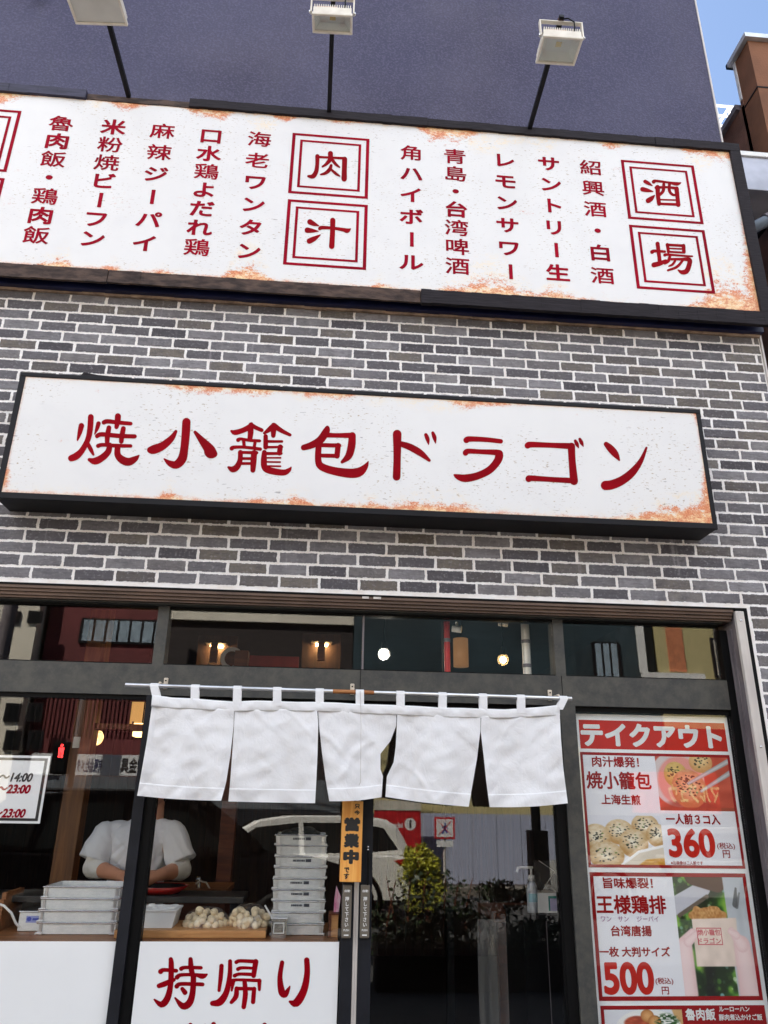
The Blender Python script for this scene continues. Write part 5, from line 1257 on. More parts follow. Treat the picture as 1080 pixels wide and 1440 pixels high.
for p in shm.v:
    p = Vector(p); d = Vector((p.x-cx0, p.y-YC, 0)); d = d.normalized() if d.length > 1e-4 else Vector((0, -1, 0))
    f = mnoise.noise(Vector((p.x*8+p.z*6, p.y*5, p.z*3.2)))*.014-(1-abs(mnoise.noise(Vector((p.x*15-p.z*13, p.y*9, p.z*7+4)))))**3*.012-(1-abs(mnoise.noise(Vector((p.x*13+p.z*17, p.y*9, p.z*5+9)))))**5*.010
    v2.append(p+d*f)
shm.v = [tuple(p) for p in v2]; shm.build('t_shirt', MT['shirt'], cook)
slv.v = [tuple(Vector(p)+Vector((mnoise.noise(Vector((p[0]*12, p[1]*12, p[2]*16)))*.008, -(1-abs(mnoise.noise(Vector((p[0]*16+p[2]*12, p[1]*8, p[2]*5)))))**4*.012, mnoise.noise(Vector((p[0]*9, p[1]*9+5, p[2]*14)))*.005))) for p in slv.v]; slv.build('short_sleeves', MT['shirt'], cook)
sl = MB()
for e_, w2, s_ in ((ell_, wl, shl), (elr, wr_, shr)): limb(sl, [s_.lerp(e_, .6), e_+Vector((0, 0, -.004)), e_.lerp(w2, .22), e_.lerp(w2, .34)], [.055, .058, .052, .047])
slm = remesh(sl, .008, 2); slm.v = [tuple(Vector(p)*(1)+Vector((0, 0, mnoise.noise(Vector((p[0]*20, p[1]*20, p[2]*40)))*.004))) for p in slm.v]
slm.build('arm_cover', MT['sleeve'], cook)
hr = MB().ball(hd_c+Vector((0, .014, .022)), (.084, .098, .104), 18, 12); hr.ball(hd_c+Vector((0, .05, -.05)), (.07, .055, .07), 14, 9); hr.build('hair', MT['hair'], cook)
ey_ = MB()
for s in (-1, 1): ey_.ball(hd_c+Vector((s*.03, -.085, .006)), (.012, .008, .007), 10, 6)
ey_.build('eyes', MT['ink'], cook)
MB().box(hd_c.x-.024, hd_c.x+.024, hd_c.y-.098, hd_c.y-.088, hd_c.z-.062, hd_c.z-.054, .003).build('mouth', mat('lip_colour', srgb(160, 84, 76), .5), cook)
tr_m = MB(); rings(tr_m, [(cx0, YC+.05, .98, .17, .125), (cx0, YC+.05, .80, .175, .13)])
for s in (-1, 1): limb(tr_m, [(cx0+s*.09, YC+.05, .86), (cx0+s*.10, YC+.03, .55), (cx0+s*.10, YC+.06, .2)], [.10, .08, .065])
remesh(tr_m, .014, 3).build('trousers', MT['trousers'], cook)

# work table, red tray, cabinet, posts, hose
wt = thing('work_table', 'dark work table in front of the cook', 'table', (cx0+.1, YC-.2, .1))
MB().box(-1.75, -.35, YC-.42, YC-.115, wl.z-.115, wl.z-.085, .003).build('table_top', mat('dark_steel_top', (.05, .05, .05), .4, metal=.5), wt)
for xx in (-1.72, -.42): MB().box(xx, xx+.04, YC-.40, YC-.36, .1, wl.z-.1152).build('leg', MT['blackmetal'], wt)
r0 = P(218, 1262, .62)
rt = thing('red_tray', 'shallow red tray with black inside behind the plastic tub', 'tray', (r0.x, .68, wl.z-.085))
MB().lathe([(.0, 0), (.10, 0), (.15, .035), (.155, .035), (.105, -.004), (0, -.004)], (r0.x, YC-.27, wl.z-.080), 28).build('rim', mat('red_lacquer', srgb(170, 26, 20), .25), rt)
MB().lathe([(0, .004), (.095, .004), (.14, .032)], (r0.x, YC-.27, wl.z-.080), 28).build('inside', MT['black'], rt)
cb0, cb1 = P(236, 1300, 1.35), P(318, 1253, 1.35)
cab = thing('low_cabinet', 'reddish wooden cabinet behind the bags of dough', 'cabinet', ((cb0.x+cb1.x)/2, 1.5, .1))
MB().box(cb0.x-.5, cb1.x, 1.35, 1.75, .1, cb1.z-.02).build('body', MT['redwood'], cab); MB().box(cb0.x-.51, cb1.x+.01, 1.33, 1.76, cb1.z-.0198, cb1.z+.012).build('top', MT['counterwood'], cab)
q = [P(275, 1243, 1.4), P(281, 1239, 1.4), P(290, 1241, 1.4), P(298, 1255, 1.38), P(304, 1264, 1.33), P(318, 1267, 1.31)]
hs = thing('tap_hose', 'thin pale hose with metal tap on the reddish cabinet', 'hose', tuple(P(280, 1250, 1.4)))
MB().tube(q, .005, 8).build('hose', mat('pale_hose', srgb(206, 200, 190), .4), hs); MB().tube([P(279, 1252, 1.42), P(279, 1239, 1.42)], .016, 10).ball(P(279, 1237, 1.42), .02, 10, 8).build('tap', MT['steel'], hs)
def post(u0, u1, v, y, zt, m, label):
    a, b2 = P(u0, v, y), P(u1, v, y); o = thing('wooden_post', label, 'post', ((a.x+b2.x)/2, y, .1))
    MB().box(a.x, b2.x, y, y+(b2.x-a.x), .1, zt, .004).build('shaft', m, o); MB().box(a.x-.01, b2.x+.01, y-.01, y+(b2.x-a.x)+.01, .1, .22, .004).build('foot', m, o); return o
p_l = post(86, 116, 1130, 1.6, 2.98, MT['postwood'], 'golden brown wooden post inside the left window with a small white switch')
a = P(108, 1044, 1.6); MB().box(a.x-.022, a.x+.022, 1.588, 1.5995, a.z-.036, a.z+.036, .002).build('switch_plate', MT['white'], p_l)
bz_ = P(150, 1021, 1.6).z
tag(MB().box(P(126, 1021, 1.6).x, P(330, 1021, 1.6).x, 1.62, 1.74, bz_-.02, bz_+.02, .003).build('wooden_beam', MT['postwood'], None), 'slim wooden beam running right from the golden brown post', 'beam')
post(308, 329, 1180, 1.9, bz_+.6, MT['redwood'], 'reddish wooden post behind the bags of dough')
a = P(636, 1180, .9)
dk = thing('dark_column', 'narrow black column inside the right sliding door', 'column', (a.x-.02, .95, .1)); MB().box(a.x-.040, a.x, .9, .96, .1, 2.9).build('shaft', MT['black'], dk); MB().box(a.x-.06, a.x+.02, .88, .98, .1, .14).build('base_plate', MT['black'], dk)

# ------------------------------------------------------------------ lit lamps and warm glow pieces inside
MT['bulbw'] = emis('white_bulb_glow', (1.0, .93, .82), 60); MT['bulbo'] = emis('warm_bulb_glow', (1.0, .62, .25), 20); MT['amber'] = emis('amber_shade_glow', (1, .50, .16), 2.2)
MT['bulbglass'] = glassmat('bulb_glass', (.97, .95, .9), .08, 0, .05)
def bulb(u, v, y, r, m, label, drop=.35):
    c = P(u, v, y); t = thing('pendant_bulb', label, 'lamp', tuple(c))
    MB().ball(c, r*.55, 14, 10).build('filament', m, t); MB().ball(c, r, 18, 12).build('globe', MT['bulbglass'], t)
    MB().tube([c+Vector((0, 0, r*.9)), c+Vector((0, 0, r*.9+.05))], .018, 10).build('socket', MT['black'], t); MB().tube([c+Vector((0, 0, r*.9+.05)), Vector((c.x, c.y, 2.999))], .004, 6).build('flex', MT['black'], t); return t
bulb(540, 920, 1.1, .040, MT['bulbw'], 'round white glowing bulb behind the middle transom window')
bulb(707.5, 928, 1.15, .038, MT['bulbo'], 'warm orange glowing bulb beside the silver pipe')
a, b2 = P(637, 898, 1.9), P(659, 938, 1.9)
t = thing('wall_glow_cylinder', 'dim amber cylinder standing for warm light on the wall right of the red pipe', 'lamp', ((a.x+b2.x)/2, 1.9, b2.z)); MB().lathe([(0, b2.z), ((b2.x-a.x)/2, b2.z), ((b2.x-a.x)/2, a.z), (0, a.z)], ((a.x+b2.x)/2, 1.9, 0), 20).build('shade', emis('amber_wall_glow', (.30, .15, .06), .10), t)  # added glowing cylinder imitates warm light falling on the wall
MB().tube([((a.x+b2.x)/2, 1.9, a.z), ((a.x+b2.x)/2, 1.9, 2.999)], .006, 8).build('flex', MT['black'], t)
def sconce(u, v, y, label, tilt):
    c = P(u, v, y); t = thing('wall_lamp', label, 'lamp', (c.x, y, c.z-.1))
    MB().box(c.x-.085, c.x+.085, y-.05, y+.1, c.z+.05, c.z+.075).build('hood', MT['panelwood'], t)
    MB().box(c.x-.03+tilt, c.x+.03+tilt, y-.02, y+.02, c.z-.10, c.z+.0495, .004).build('lamp_body', MT['redwood'], t)
    MB().box(c.x-.16, c.x+.16, y+.1005, y+.12, c.z-.26, c.z+.14).build('back_board', MT['panelwood'], t)
    MB().box(c.x-.05, c.x+.05, y+.04, y+.08, c.z+.034, c.z+.048).build('bulb', MT['bulbo'], t)
sconce(303, 914, 2.3, 'warm wall lamp left, above the round plate, behind the left transom window', -.01); sconce(452, 912, 2.3, 'warm wall lamp right, above the red board, behind the left transom window', 0)
c = P(326, 926, 2.0); pl_ = thing('round_plate', 'round white edged plate on the shelf behind the transom window', 'plate', tuple(c)); MB().lathe([(.055, -.006), (.085, -.010), (.088, 0), (.055, .002)], tuple(c), 26, 'y').build('rim', MT['white'], pl_); MB().lathe([(0, -.004), (.0548, -.004), (.0548, .001), (0, .001)], tuple(c), 26, 'y').build('centre', MT['redwood'], pl_)
MB().box(c.x-.03, c.x+.03, c.y+.002, c.y+.06, c.z-.10, c.z-.06).build('stand', MT['redwood'], pl_)
a, b2 = P(340, 921, 2.1), P(420, 936, 2.1)
tag(MB().box(a.x, b2.x, 2.1, 2.13, b2.z-.3, a.z, .003).build('red_board', mat('dark_red_board', srgb(140, 20, 24), .5), None), 'dark red board seen low in the left transom window', 'board')
MT['mosaic'] = None
m, n, b = newmat('lit_mosaic_glass'); vo = n.n('ShaderNodeTexVoronoi'); vo.inputs['Scale'].default_value = 26; n.L.new(n.coord(), vo.inputs['Vector'])
v3 = n.n('ShaderNodeTexVoronoi', feature='DISTANCE_TO_EDGE'); v3.inputs['Scale'].default_value = 26; n.L.new(n.coord(), v3.inputs['Vector'])
cc = n.mix(n.ramp(vo.outputs['Color'], .2, .8), (1, .75, .3), (.9, .35, .1)); n.put(b.inputs['Emission Color'], n.mix(n.ramp(v3.outputs['Distance'], .02, .06), (0.02, .01, 0), cc)); b.inputs['Emission Strength'].default_value = 0.7; MT['mosaic'] = m
def lantern(u, v, y, rx, h, label, square=False):
    c = P(u, v, y); t = thing('pendant_lantern', label, 'lamp', (c.x, y, c.z-h))
    if square:
        MB().box(c.x-rx, c.x+rx, y-rx, y+rx, c.z-h, c.z+h, .006).build('shade', emis('paper_lantern_glow', (1, .62, .22), .9), t); f_ = MB()
        for s in (-1, 1):
            for s2 in (-1, 1): f_.box(c.x+s*(rx+.004)-.006, c.x+s*(rx+.004)+.006, y+s2*(rx+.004)-.006, y+s2*(rx+.004)+.006, c.z-h-.01, c.z+h+.01)
        f_.build('frame', MT['darkwood'], t)
    else: MB().ball(c, (rx, rx, h), 20, 14).build('shade', MT['mosaic'], t); MB().lathe([(rx*.6, h*.8), (rx*.3, h*1.25), (0, h*1.3)], tuple(c), 14).build('cap', MT['blackmetal'], t)
    MB().tube([(c.x, y, c.z+h), (c.x, y, 2.999)], .005, 6).build('flex', MT['black'], t)
lantern(135.5, 1037, 2.6, .055, .062, 'small mosaic glass lantern glowing beside the golden brown post'); lantern(199, 1027, 2.4, .055, .05, 'square paper lantern glowing near the edge of the curtain', True)
a = P(199, 1004, 2.9); tag(MB().box(a.x-.09, a.x+.09, 2.9, 2.93, a.z-.1, a.z+.1).build('lattice_glow_panel', emis('warm_lattice_glow', (.9, .5, .16), .10), None), 'dim panel with warm lamplight put in as glow above the square paper lantern', 'panel')  # lamplight on the wall lattice, put in as emission
def pipe(u0, u1, v, y, m, label, name_, collars):
    a, b2 = P(u0, v, y), P(u1, v, y); c = (a.x+b2.x)/2; t = thing(name_, label, 'pipe', (c, y, 2.16)); MB().tube([(c, y, 2.16), (c, y, 2.999)], (b2.x-a.x)/2, 16).build('tube', m, t)
    for z in collars: MB().tube([(c, y, z), (c, y, z+.02)], (b2.x-a.x)/2*1.12, 16).build('collar', MT['alu2'], t)
pipe(624.5, 633, 910, .30, mat('red_pipe_paint', srgb(200, 22, 22), .35), 'bright red vertical pipe behind the middle transom window', 'red_pipe', (P(628, 903, .3).z,))
pipe(734, 745.5, 910, .32, mat('pale_pipe', srgb(226, 220, 208), .35, metal=.3), 'pale silver vertical pipe right of the orange bulb', 'silver_pipe', (P(740, 905, .32).z, P(740, 939, .32).z))
for u, v, y, lb in ((642, 884, 1.2, 'left'), (707, 876, 1.2, 'right')):
    c = P(u, v, y); t = thing('spot_lamp', f'small white ceiling spot lamp, {lb} of the pair near the orange bulb', 'lamp', tuple(c)); MB().tube([c+Vector((-.03, 0, 0)), c+Vector((.03, -.02, -.01))], .024, 12).build('head', MT['white'], t); MB().tube([c+Vector((0, 0, .02)), (c.x, c.y, 2.999)], .006, 6).build('stem', MT['white'], t)

# ------------------------------------------------------------------ inside the right-hand door
a, b2 = P(735, 1286, .55), P(800, 1286, .55); zt = a.z
cabn = thing('black_cabinet', 'black cabinet with sanitiser on top inside the right door', 'cabinet', ((a.x+b2.x)/2, .7, .1)); MB().box(a.x, b2.x, .55, .95, .1, zt-.02).build('body', MT['black'], cabn); MB().box(a.x-.01, b2.x+.01, .54, .96, zt-.0198, zt, .003).build('top', MT['blackmetal'], cabn)
MB().box((a.x+b2.x)/2-.002, (a.x+b2.x)/2+.002, .547, .5495, .12, zt-.03).build('door_gap', MT['alu2'], cabn)
a, b2 = P(757, 1284, .60), P(792, 1256, .60); wb = thing('white_box', 'white box with green and lilac label beside the pump bottle', 'box', ((a.x+b2.x)/2, .68, zt)); MB().box(a.x, b2.x, .60, .76, zt+.001, b2.z, .003).build('carton', MT['white'], wb)
l0, l1 = P(772, 1282, .6), P(782, 1260, .6); b_ = MB(); rectface(b_, l0.x, b2.x-.006, zt+.012, l1.z, .5988); b_.build('lilac_label', mat('lilac_print', srgb(196, 190, 226), .4), wb); b_ = MB(); rectface(b_, l0.x, l1.x, l1.z-.012, l1.z, .5980); rectface(b_, l0.x, l0.x+.008, zt+.012, l1.z, .5982); b_.build('green_band', mat('teal_print', srgb(40, 140, 130), .4), wb)
c = P(753, 1280, .57); bt = thing('pump_bottle', 'white sanitiser pump bottle on the black cabinet', 'bottle', (c.x, .62, zt)); H = P(753, 1240, .57).z-zt
MB().lathe([(0, .001), (.028, .001), (.030, .01), (.030, H*.7), (.026, H*.86), (.012, H), (0, H)], (c.x, .62, zt), 20).build('body', mat('frosted_bottle', srgb(206, 212, 220), .3, trans=.3), bt)
MB().lathe([(0, H), (.017, H+.0005), (.017, H+.028), (.006, H+.03), (.006, H+.06), (0, H+.06)], (c.x, .62, zt), 16).tube([(c.x+.01, .62, zt+H+.066), (c.x-.05, .615, zt+H+.068), (c.x-.075, .612, zt+H+.064), (c.x-.082, .61, zt+H+.044)], .0065, 8).build('pump', MT['white'], bt)
b_ = MB(); zz = zt+H*.35; vs = [(c.x+.0304*math.sin(q*.2), .62-.0304*math.cos(q*.2), zz+k*H*.26) for k in (0, 1) for q in range(-5, 6)]; b_.add(vs, [[i, i+1, 12+i, 11+i] for i in range(10)]); b_.build('label', mat('bottle_label', srgb(150, 190, 200), .4), bt)
a, b2 = P(760, 1256, .63), P(790, 1212, .63); ab = thing('acrylic_box', 'clear acrylic box lying open on the white box', 'box', ((a.x+b2.x)/2, .68, b2.z)); zl = P(775, 1256, .6).z+.002
MB().box(a.x, b2.x, .74, .743, zl, zl+.15).box(a.x, a.x+.003, .62, .7398, zl, zl+.10).build('clear_wall', MT['film'], ab); MB().tube([(a.x+.01, .63, zl+.002), (b2.x-.03, .68, zl+.10), (a.x+.03, .738, zl+.15)], .002, 6).build('edge', MT['white'], ab)
a, b2 = P(694, 1290, 1.0), P(736, 1290, 1.0); tb = thing('side_table', 'reddish wooden table half covered by a clear plastic sheet inside the door', 'table', ((a.x+b2.x)/2, 1.2, .1)); zt2 = P(715, 1284, 1.0).z
MB().box(a.x, b2.x+.2, 1.0, 1.5, zt2-.05, zt2, .004).build('table_top', MT['redwood'], tb)
for xx in (a.x+.03, b2.x+.12): MB().box(xx, xx+.05, 1.03, 1.08, .1, zt2-.0502).build('leg', MT['redwood'], tb)
vs = []; nx_, nz_ = 24, 20
for j in range(nz_+1):
    for i in range(nx_+1): x = a.x-.10+(b2.x-a.x+.12)*i/nx_; z = zt2-.03-(.56+.10*i/nx_)*j/nz_; vs.append((x, .985-.02*mnoise.noise(Vector((x*9, z*4, 2)))-.015*j/nz_*math.sin(i*.9), z))
tag(MB().add(vs, [[j*(nx_+1)+i, j*(nx_+1)+i+1, (j+1)*(nx_+1)+i+1, (j+1)*(nx_+1)+i] for j in range(nz_) for i in range(nx_)], True).build('plastic_sheet', glassmat('cloudy_plastic', (.9, .88, .9), .06, .2, .20), None), 'cloudy plastic sheet hanging over the front of the reddish table', 'sheet')

# ------------------------------------------------------------------ the neighbour on the right
NY = 0.55
MT['brown'] = mat('brown_render', srgb(124, 82, 58), 0.9, var=0.12, vscale=3, bscale=60, bstr=0.5, bdist=.006)
MT['brown2'] = mat('dark_brown_render', srgb(126, 88, 72), 0.9, var=0.18, vscale=3, bscale=50, bstr=0.6, bdist=.008)
e0, e1, e2 = P(1050, 57, NY), P(1065, 122, NY), P(1080, 183, NY)
nx = (e0.x+e1.x+e2.x)/3
def depth_for(u, v, x):         # how far back along the side wall (plane x = const) a photo pixel lies
    d = RT*((u-540)/FPX)-UP*((v-720)/FPX)+fw; return CAM+d*((x-CAM.x)/d.x)
bk1, stp, low = depth_for(1033, 84, nx), depth_for(1048, 143, nx), depth_for(1020, 199, nx)
nb = thing('brown_building', 'brown rendered building with a stepped parapet beyond the right end of the shop', 'building', (nx+2, NY, 0))
zt0 = e0.z; zs = stp.z
MB().box(nx+.002, nx+6, NY, NY+.25, 0, zt0).build('front_wall', MT['brown'], nb)
MB().box(nx, nx+.25, NY+.2502, bk1.y, 0, zt0).box(nx, nx+.25, bk1.y+.0002, bk1.y+6, 0, zs).build('side_wall', MT['brown2'], nb)
MB().box(nx-.04, nx+6, NY-.04, NY+.29, zt0+.001, zt0+.05).box(nx-.04, nx+.29, NY+.2902, bk1.y+.06, zt0+.001, zt0+.05).build('coping', mat('pale_metal_coping', srgb(196, 200, 204), .4, metal=.5), nb)
MB().box(nx-.04, nx+.29, bk1.y+.062, bk1.y+6, zs+.001, zs+.06).build('coping', MT['alu2'], nb)
MB().box(nx-.01, nx+.26, bk1.y+.0005, bk1.y+.03, zs+.061, zt0).build('white_end_trim', MT['white'], nb)
jz = P(1065, 122, NY).z; MB().box(nx+.0, nx+6, NY-.003, NY+.001, jz-.008, jz+.008).box(nx+.0, nx+6, NY-.003, NY+.001, jz-1.04, jz-1.024).box(nx-.003, nx+.001, NY, bk1.y+5, jz-1.04, jz-1.024).box(nx-.003, nx+.001, NY, bk1.y, jz-.008, jz+.008).build('wall_joint', MT['black'], nb)
MB().box(nx+.26, nx+6, NY+.26, bk1.y+6, 3, zs-.3).build('roof', MT['alu2'], nb)
d0, d1 = P(1041, 265, .3), P(1079, 223, .3)
dct = thing('air_duct', 'grey metal duct box with a pale lip between the sign and the brown building', 'duct', ((d0.x+d1.x)/2, .4, d0.z))
MB().box(XR+.03, nx-.03, .30, .62, d0.z, d1.z, .004).build('casing', mat('pale_grey_duct', srgb(170, 172, 184), .45, metal=.3, vscale=3), dct)
MB().box(XR+.02, nx-.06, .285, .64, d1.z+.0005, d1.z+.045, .004).build('lip', MT['white'], dct)
for s in (XR+.06, nx-.10): MB().box(s, s+.03, .6205, nx and .9, d0.z+.02, d0.z+.06).build('bracket', MT['blackmetal'], dct)
p0, p1 = P(1056, 322, .34), P(1092, 303, .34)
gp = thing('grey_pipe', 'slanting grey pipe on the brown wall beside the menu sign', 'pipe', tuple(p0)); MB().tube([p0+Vector((-.06, .05, -.03)), p0, p1, p1+Vector((.3, 0, .1))], .045, 14).build('tube', mat('blue_grey_pipe', srgb(92, 104, 118), .4), gp); MB().tube([p0.lerp(p1, .55), p0.lerp(p1, .7)], .054, 14).build('collar', MT['alu2'], gp)
# white rooftop frame far behind
YK = 14.0
f0, f1, f2, f3 = P(1012, 165, YK), P(1026, 150, YK), P(1046, 152, YK), P(1010, 200, YK)
fr_ = thing('rooftop_frame', 'white steel rooftop frame far behind in the gap under the sky', 'frame', (f1.x, YK, f3.z-3)); q = MB(); zt = f1.z
xs = [f0.x-1.2, f0.x-.1, f1.x, f2.x+.2]
for xx in xs:
    for yy in (YK, YK+1.5): q.box(xx-.05, xx+.05, yy-.05, yy+.05, f3.z-3, zt)
for zz in (zt, zt-.45, zt-.9, zt-1.4):
    for yy in (YK, YK+1.5): q.box(xs[0], xs[3], yy-.03, yy+.03, zz-.03, zz+.03)
    for xx in xs: q.box(xx-.03, xx+.03, YK, YK+1.5, zz-.03, zz+.03)
q.build('frame', MT['white'], fr_); MB().box(xs[1], xs[2], YK+.7, YK+.75, zt-1.6, zt-.1).build('panel', mat('pale_frame_panel', srgb(226, 222, 210), .5), fr_)
MB().box(xs[0]-1, xs[3]+6, YK-.5, YK+6, 0, f3.z-3).build('building_below', MT['white'], fr_)

# ------------------------------------------------------------------ across the street (seen in the window reflections)
GR = 2*GY0
def Q(u, v, d):
    p = P(u, v, GR+d); return Vector((p.x, -d, p.z))
def facade(name_, label, u0, u1, vt, d, m, base=.02, depth=3.0, cat='building'):
    a, b2 = Q(u0, vt, d), Q(u1, vt, d); t = thing(name_, label, cat, ((a.x+b2.x)/2, -d-depth/2, base)); MB().box(a.x, b2.x, -d-depth, -d, base, max(a.z, b2.z)).build('wall', m, t); return t, a.x, b2.x, max(a.z, b2.z)
def win(t, u0, v0, u1, v1, d, bars=2, m=None, frame=None):
    a, b2 = Q(u0, v0, d), Q(u1, v1, d); y = -d
    f = MB().box(a.x-.05, b2.x+.05, y+.003, y+.05, b2.z-.05, a.z+.05).build('window', frame or MT['blackmetal'], t); p = MB()
    n_ = bars; wd = (b2.x-a.x)/n_
    for i in range(n_): p.box(a.x+wd*i+.03, a.x+wd*(i+1)-.03, y+.0505, y+.06, b2.z, a.z)
    p.build('pane', m or MT['carglass'], f)
DF = 15.0
MT['cream'] = mat('cream_facade', srgb(232, 224, 208), .9, var=.06, vscale=1); MT['maroon'] = mat('maroon_facade', srgb(112, 50, 52), .8, vscale=1, var=.1)
MT['teal'] = mat('dark_teal_facade', srgb(42, 60, 68), .8, vscale=.5, var=.2); MT['olive'] = mat('olive_facade', srgb(190, 178, 130), .9, var=.05, vscale=1); MT['blind'] = mat('window_blind', srgb(150, 168, 182), .5)
tA, *_ = facade('cream_building', 'cream building reflected at the far left of the windows', -420, 84, 700, DF, MT['cream'])
for v0, v1 in ((992, 1012), (1030, 1052), (862, 874)):
    for u in (-40, 12, 44): win(tA, u, v0, u+12, v1, DF, 2)
tB, xa, xb, zb_ = facade('maroon_building', 'maroon building with a strip of windows reflected in the left windows', 84.5, 236, 780, DF+.4, MT['maroon'])
tB2, xa2, xb2, _z = facade('dark_shop_building', 'dark building reflected in the left middle transom window', 236.5, 500, 780, DF+.4, mat('near_black_facade', srgb(48, 40, 40), .8))
rib = MB()
for i in range(int((xb-xa)/.1)): rib.box(xa+.1*i, xa+.1*i+.04, -DF-.399, -DF-.37, 3.0, 4.4)
rib.build('corrugated_panel', MT['maroon'], tB)
win(tB, 118, 872, 232, 905, DF+.4, 7, MT['blind'])
cr_ = MB().box(xa2+.05, xb2, -DF-.399, -DF-.3, Q(400, 872, DF).z, Q(400, 850, DF).z); cr_.build('cream_band', MT['cream'], tB2)
a, b2 = Q(45, 1059, DF-.8), Q(420, 1092, DF-.8)
sg = thing('shop_signboard', 'long white signboard with writing reflected behind the left window', 'sign', ((a.x+b2.x)/2, -DF+.8, b2.z)); MB().box(a.x, b2.x, -DF+.3, -DF+.8, b2.z-.05, a.z).build('board', MT['sheetwhite'], sg)
t_ = MB(); cz_ = (a.z+b2.z-.05)/2
q0, q1 = Q(162, 1075, DF-.8), Q(212, 1075, DF-.8); text_box(t_, '袋物金具', (q0.x+q1.x)/2+.1, cz_, (q1.x-q0.x)*.95, .34, -DF+.803, .03, mirror=True)
t_.build('lettering', MT['ink'], sg)
t_ = MB(); q0, q1 = Q(96, 1078, DF-.8), Q(144, 1076, DF-.8); text_box(t_, '有限会社メタロイ', (q0.x+q1.x)/2, cz_-.02, (q1.x-q0.x), .30, -DF+.803, .025, mirror=True); t_.build('lettering', mat('navy_ink', srgb(40, 40, 84), .5), sg)
sh_ = MB(); zt = b2.z-.06
for i in range(46): sh_.box(Q(60, 1100, DF).x, xb2-.2, -DF-.35+(.012 if i % 2 else 0), -DF-.3, .02+i*(zt/46), .02+(i+.86)*(zt/46))
tag(sh_.build('roller_shutter', mat('grey_shutter', srgb(120, 128, 136), .5, metal=.3), None), 'grey roller shutter reflected under the long white signboard', 'shutter')
tC, xa, xb, zc_ = facade('teal_building', 'dark teal building reflected in the middle transom window', 500.5, 796, 800, DF+.3, MT['teal'])
MB().box(xa, xb, -DF-.299, -DF-.2, .02, Q(600, 1040, DF).z).build('olive_base', MT['olive'], tC)
tD, *_ = facade('dark_building', 'dark building with tall windows reflected in the right transom window', 796.5, 902, 760, DF, MT['teal']); win(tD, 834, 905, 872, 955, DF, 3, MT['blind'])
MT['orange'] = mat('orange_stripe_paint', srgb(206, 130, 92), .9)
tE, xa, xb, ze = facade('striped_building', 'pale building with an orange stripe reflected in the right transom window', 903, 994, 700, DF-.2, MT['olive'], base=Q(940, 1024, DF-.2).z+.002)
MB().box(xa, xb, -DF-2.6, -DF+.198, .02, Q(940, 1024, DF-.2).z).build('dark_ground_floor', mat('dark_shop_front', srgb(40, 34, 32), .8), tE)
tF, *_ = facade('end_building', 'dark brown building reflected at the right edge of the poster window', 994.5, 1500, 700, DF-.2, mat('deep_brown_facade', srgb(64, 52, 44), .8))
a, b2 = Q(937, 900, DF-.2), Q(960, 900, DF-.2); MB().box(a.x, b2.x, -DF+.201, -DF+.22, Q(940, 946, DF).z, ze).build('orange_stripe', MT['orange'], tE)
a, b2 = Q(903, 946, DF-.2), Q(990, 960, DF-.2); MB().box(a.x-.03, b2.x, -DF+.2005, -DF+.32, b2.z-.1, a.z).box(a.x-.06, a.x+.12, -DF+.2005, -DF+.3, a.z+.001, ze).build('white_band', MT['white'], tE)
win(tF, 1000, 900, 1012, 950, DF-.2, 1, MT['cream'])
a, b2 = Q(905, 1085, DF-1.2), Q(1015, 1145, DF-1.2)
rs_ = thing('red_awning_sign', 'red shop sign with yellow katakana reflected over the takeout poster', 'sign', ((a.x+b2.x)/2, -DF+1.2, b2.z)); MB().box(a.x, b2.x, -DF+.3, -DF+1.2, b2.z, a.z).build('board', mat('red_sign_paint', srgb(200, 44, 44), .5), rs_)
t_ = MB(); q0, q1 = Q(940, 1112, DF-1.2), Q(1013, 1120, DF-1.2); text_box(t_, 'マルジュウ', (q0.x+q1.x)/2, q0.z-.05, (q1.x-q0.x), .42, -DF+1.203, .03, mirror=True); t_.build('lettering', mat('cream_yellow_ink', srgb(240, 226, 160), .5), rs_)
# hoarding
DH = 13.2; a, b2 = Q(560, 1143, DH), Q(800, 1143, DH); hb_ = thing('site_hoarding', 'blue grey panelled hoarding reflected in the right sliding door', 'hoarding', ((a.x+b2.x)/2, -DH, .02)); k = 7
for i in range(k): MB().box(a.x+(b2.x-a.x)*i/k, a.x+(b2.x-a.x)*(i+1)/k-.012, -DH-.06, -DH, .05, a.z).build('panel', mat('hoarding_paint', srgb(168, 174, 196), .5, var=.03) if i == 0 else bpy.data.materials['hoarding_paint'], hb_)
MB().box(a.x, b2.x, -DH-.05, -DH+.02, .02, .0495).build('kerb', MT['alu2'], hb_)
DI = 12.7; a, b2 = Q(527, 1129, DI), Q(592, 1187, DI); ib_ = thing('information_board', 'red information board with a white top strip reflected in the right sliding door', 'board', ((a.x+b2.x)/2, -DI, .02))
MB().box(a.x, b2.x, -DI-.12, -DI, .3, a.z-.14).build('board', mat('info_red', srgb(190, 32, 40), .45), ib_); MB().box(a.x, b2.x, -DI-.12, -DI+.01, a.z-.1395, a.z+.05).build('top_strip', mat('info_strip', srgb(206, 200, 186), .5), ib_)
for xx in (a.x+.05, b2.x-.1): MB().box(xx, xx+.06, -DI-.1, -DI-.04, .02, .2995).build('leg', MT['blackmetal'], ib_)
c = Q(577, 1159, DI); t_ = MB(); t_.add([(c.x+.12*math.cos(q*.3307), -DI+.003, c.z+.12*math.sin(q*.3307)) for q in range(19)], [list(range(19))]); 
q0, q1 = Q(537, 1160, DI), Q(566, 1160, DI); 
def flip_text(mb, s, cx, cz, W, H, y, bold):     # readable from the street-side, i.e. facing the shop
    text_box(mb, s, cx, cz, W, H, y, bold, mirror=True)
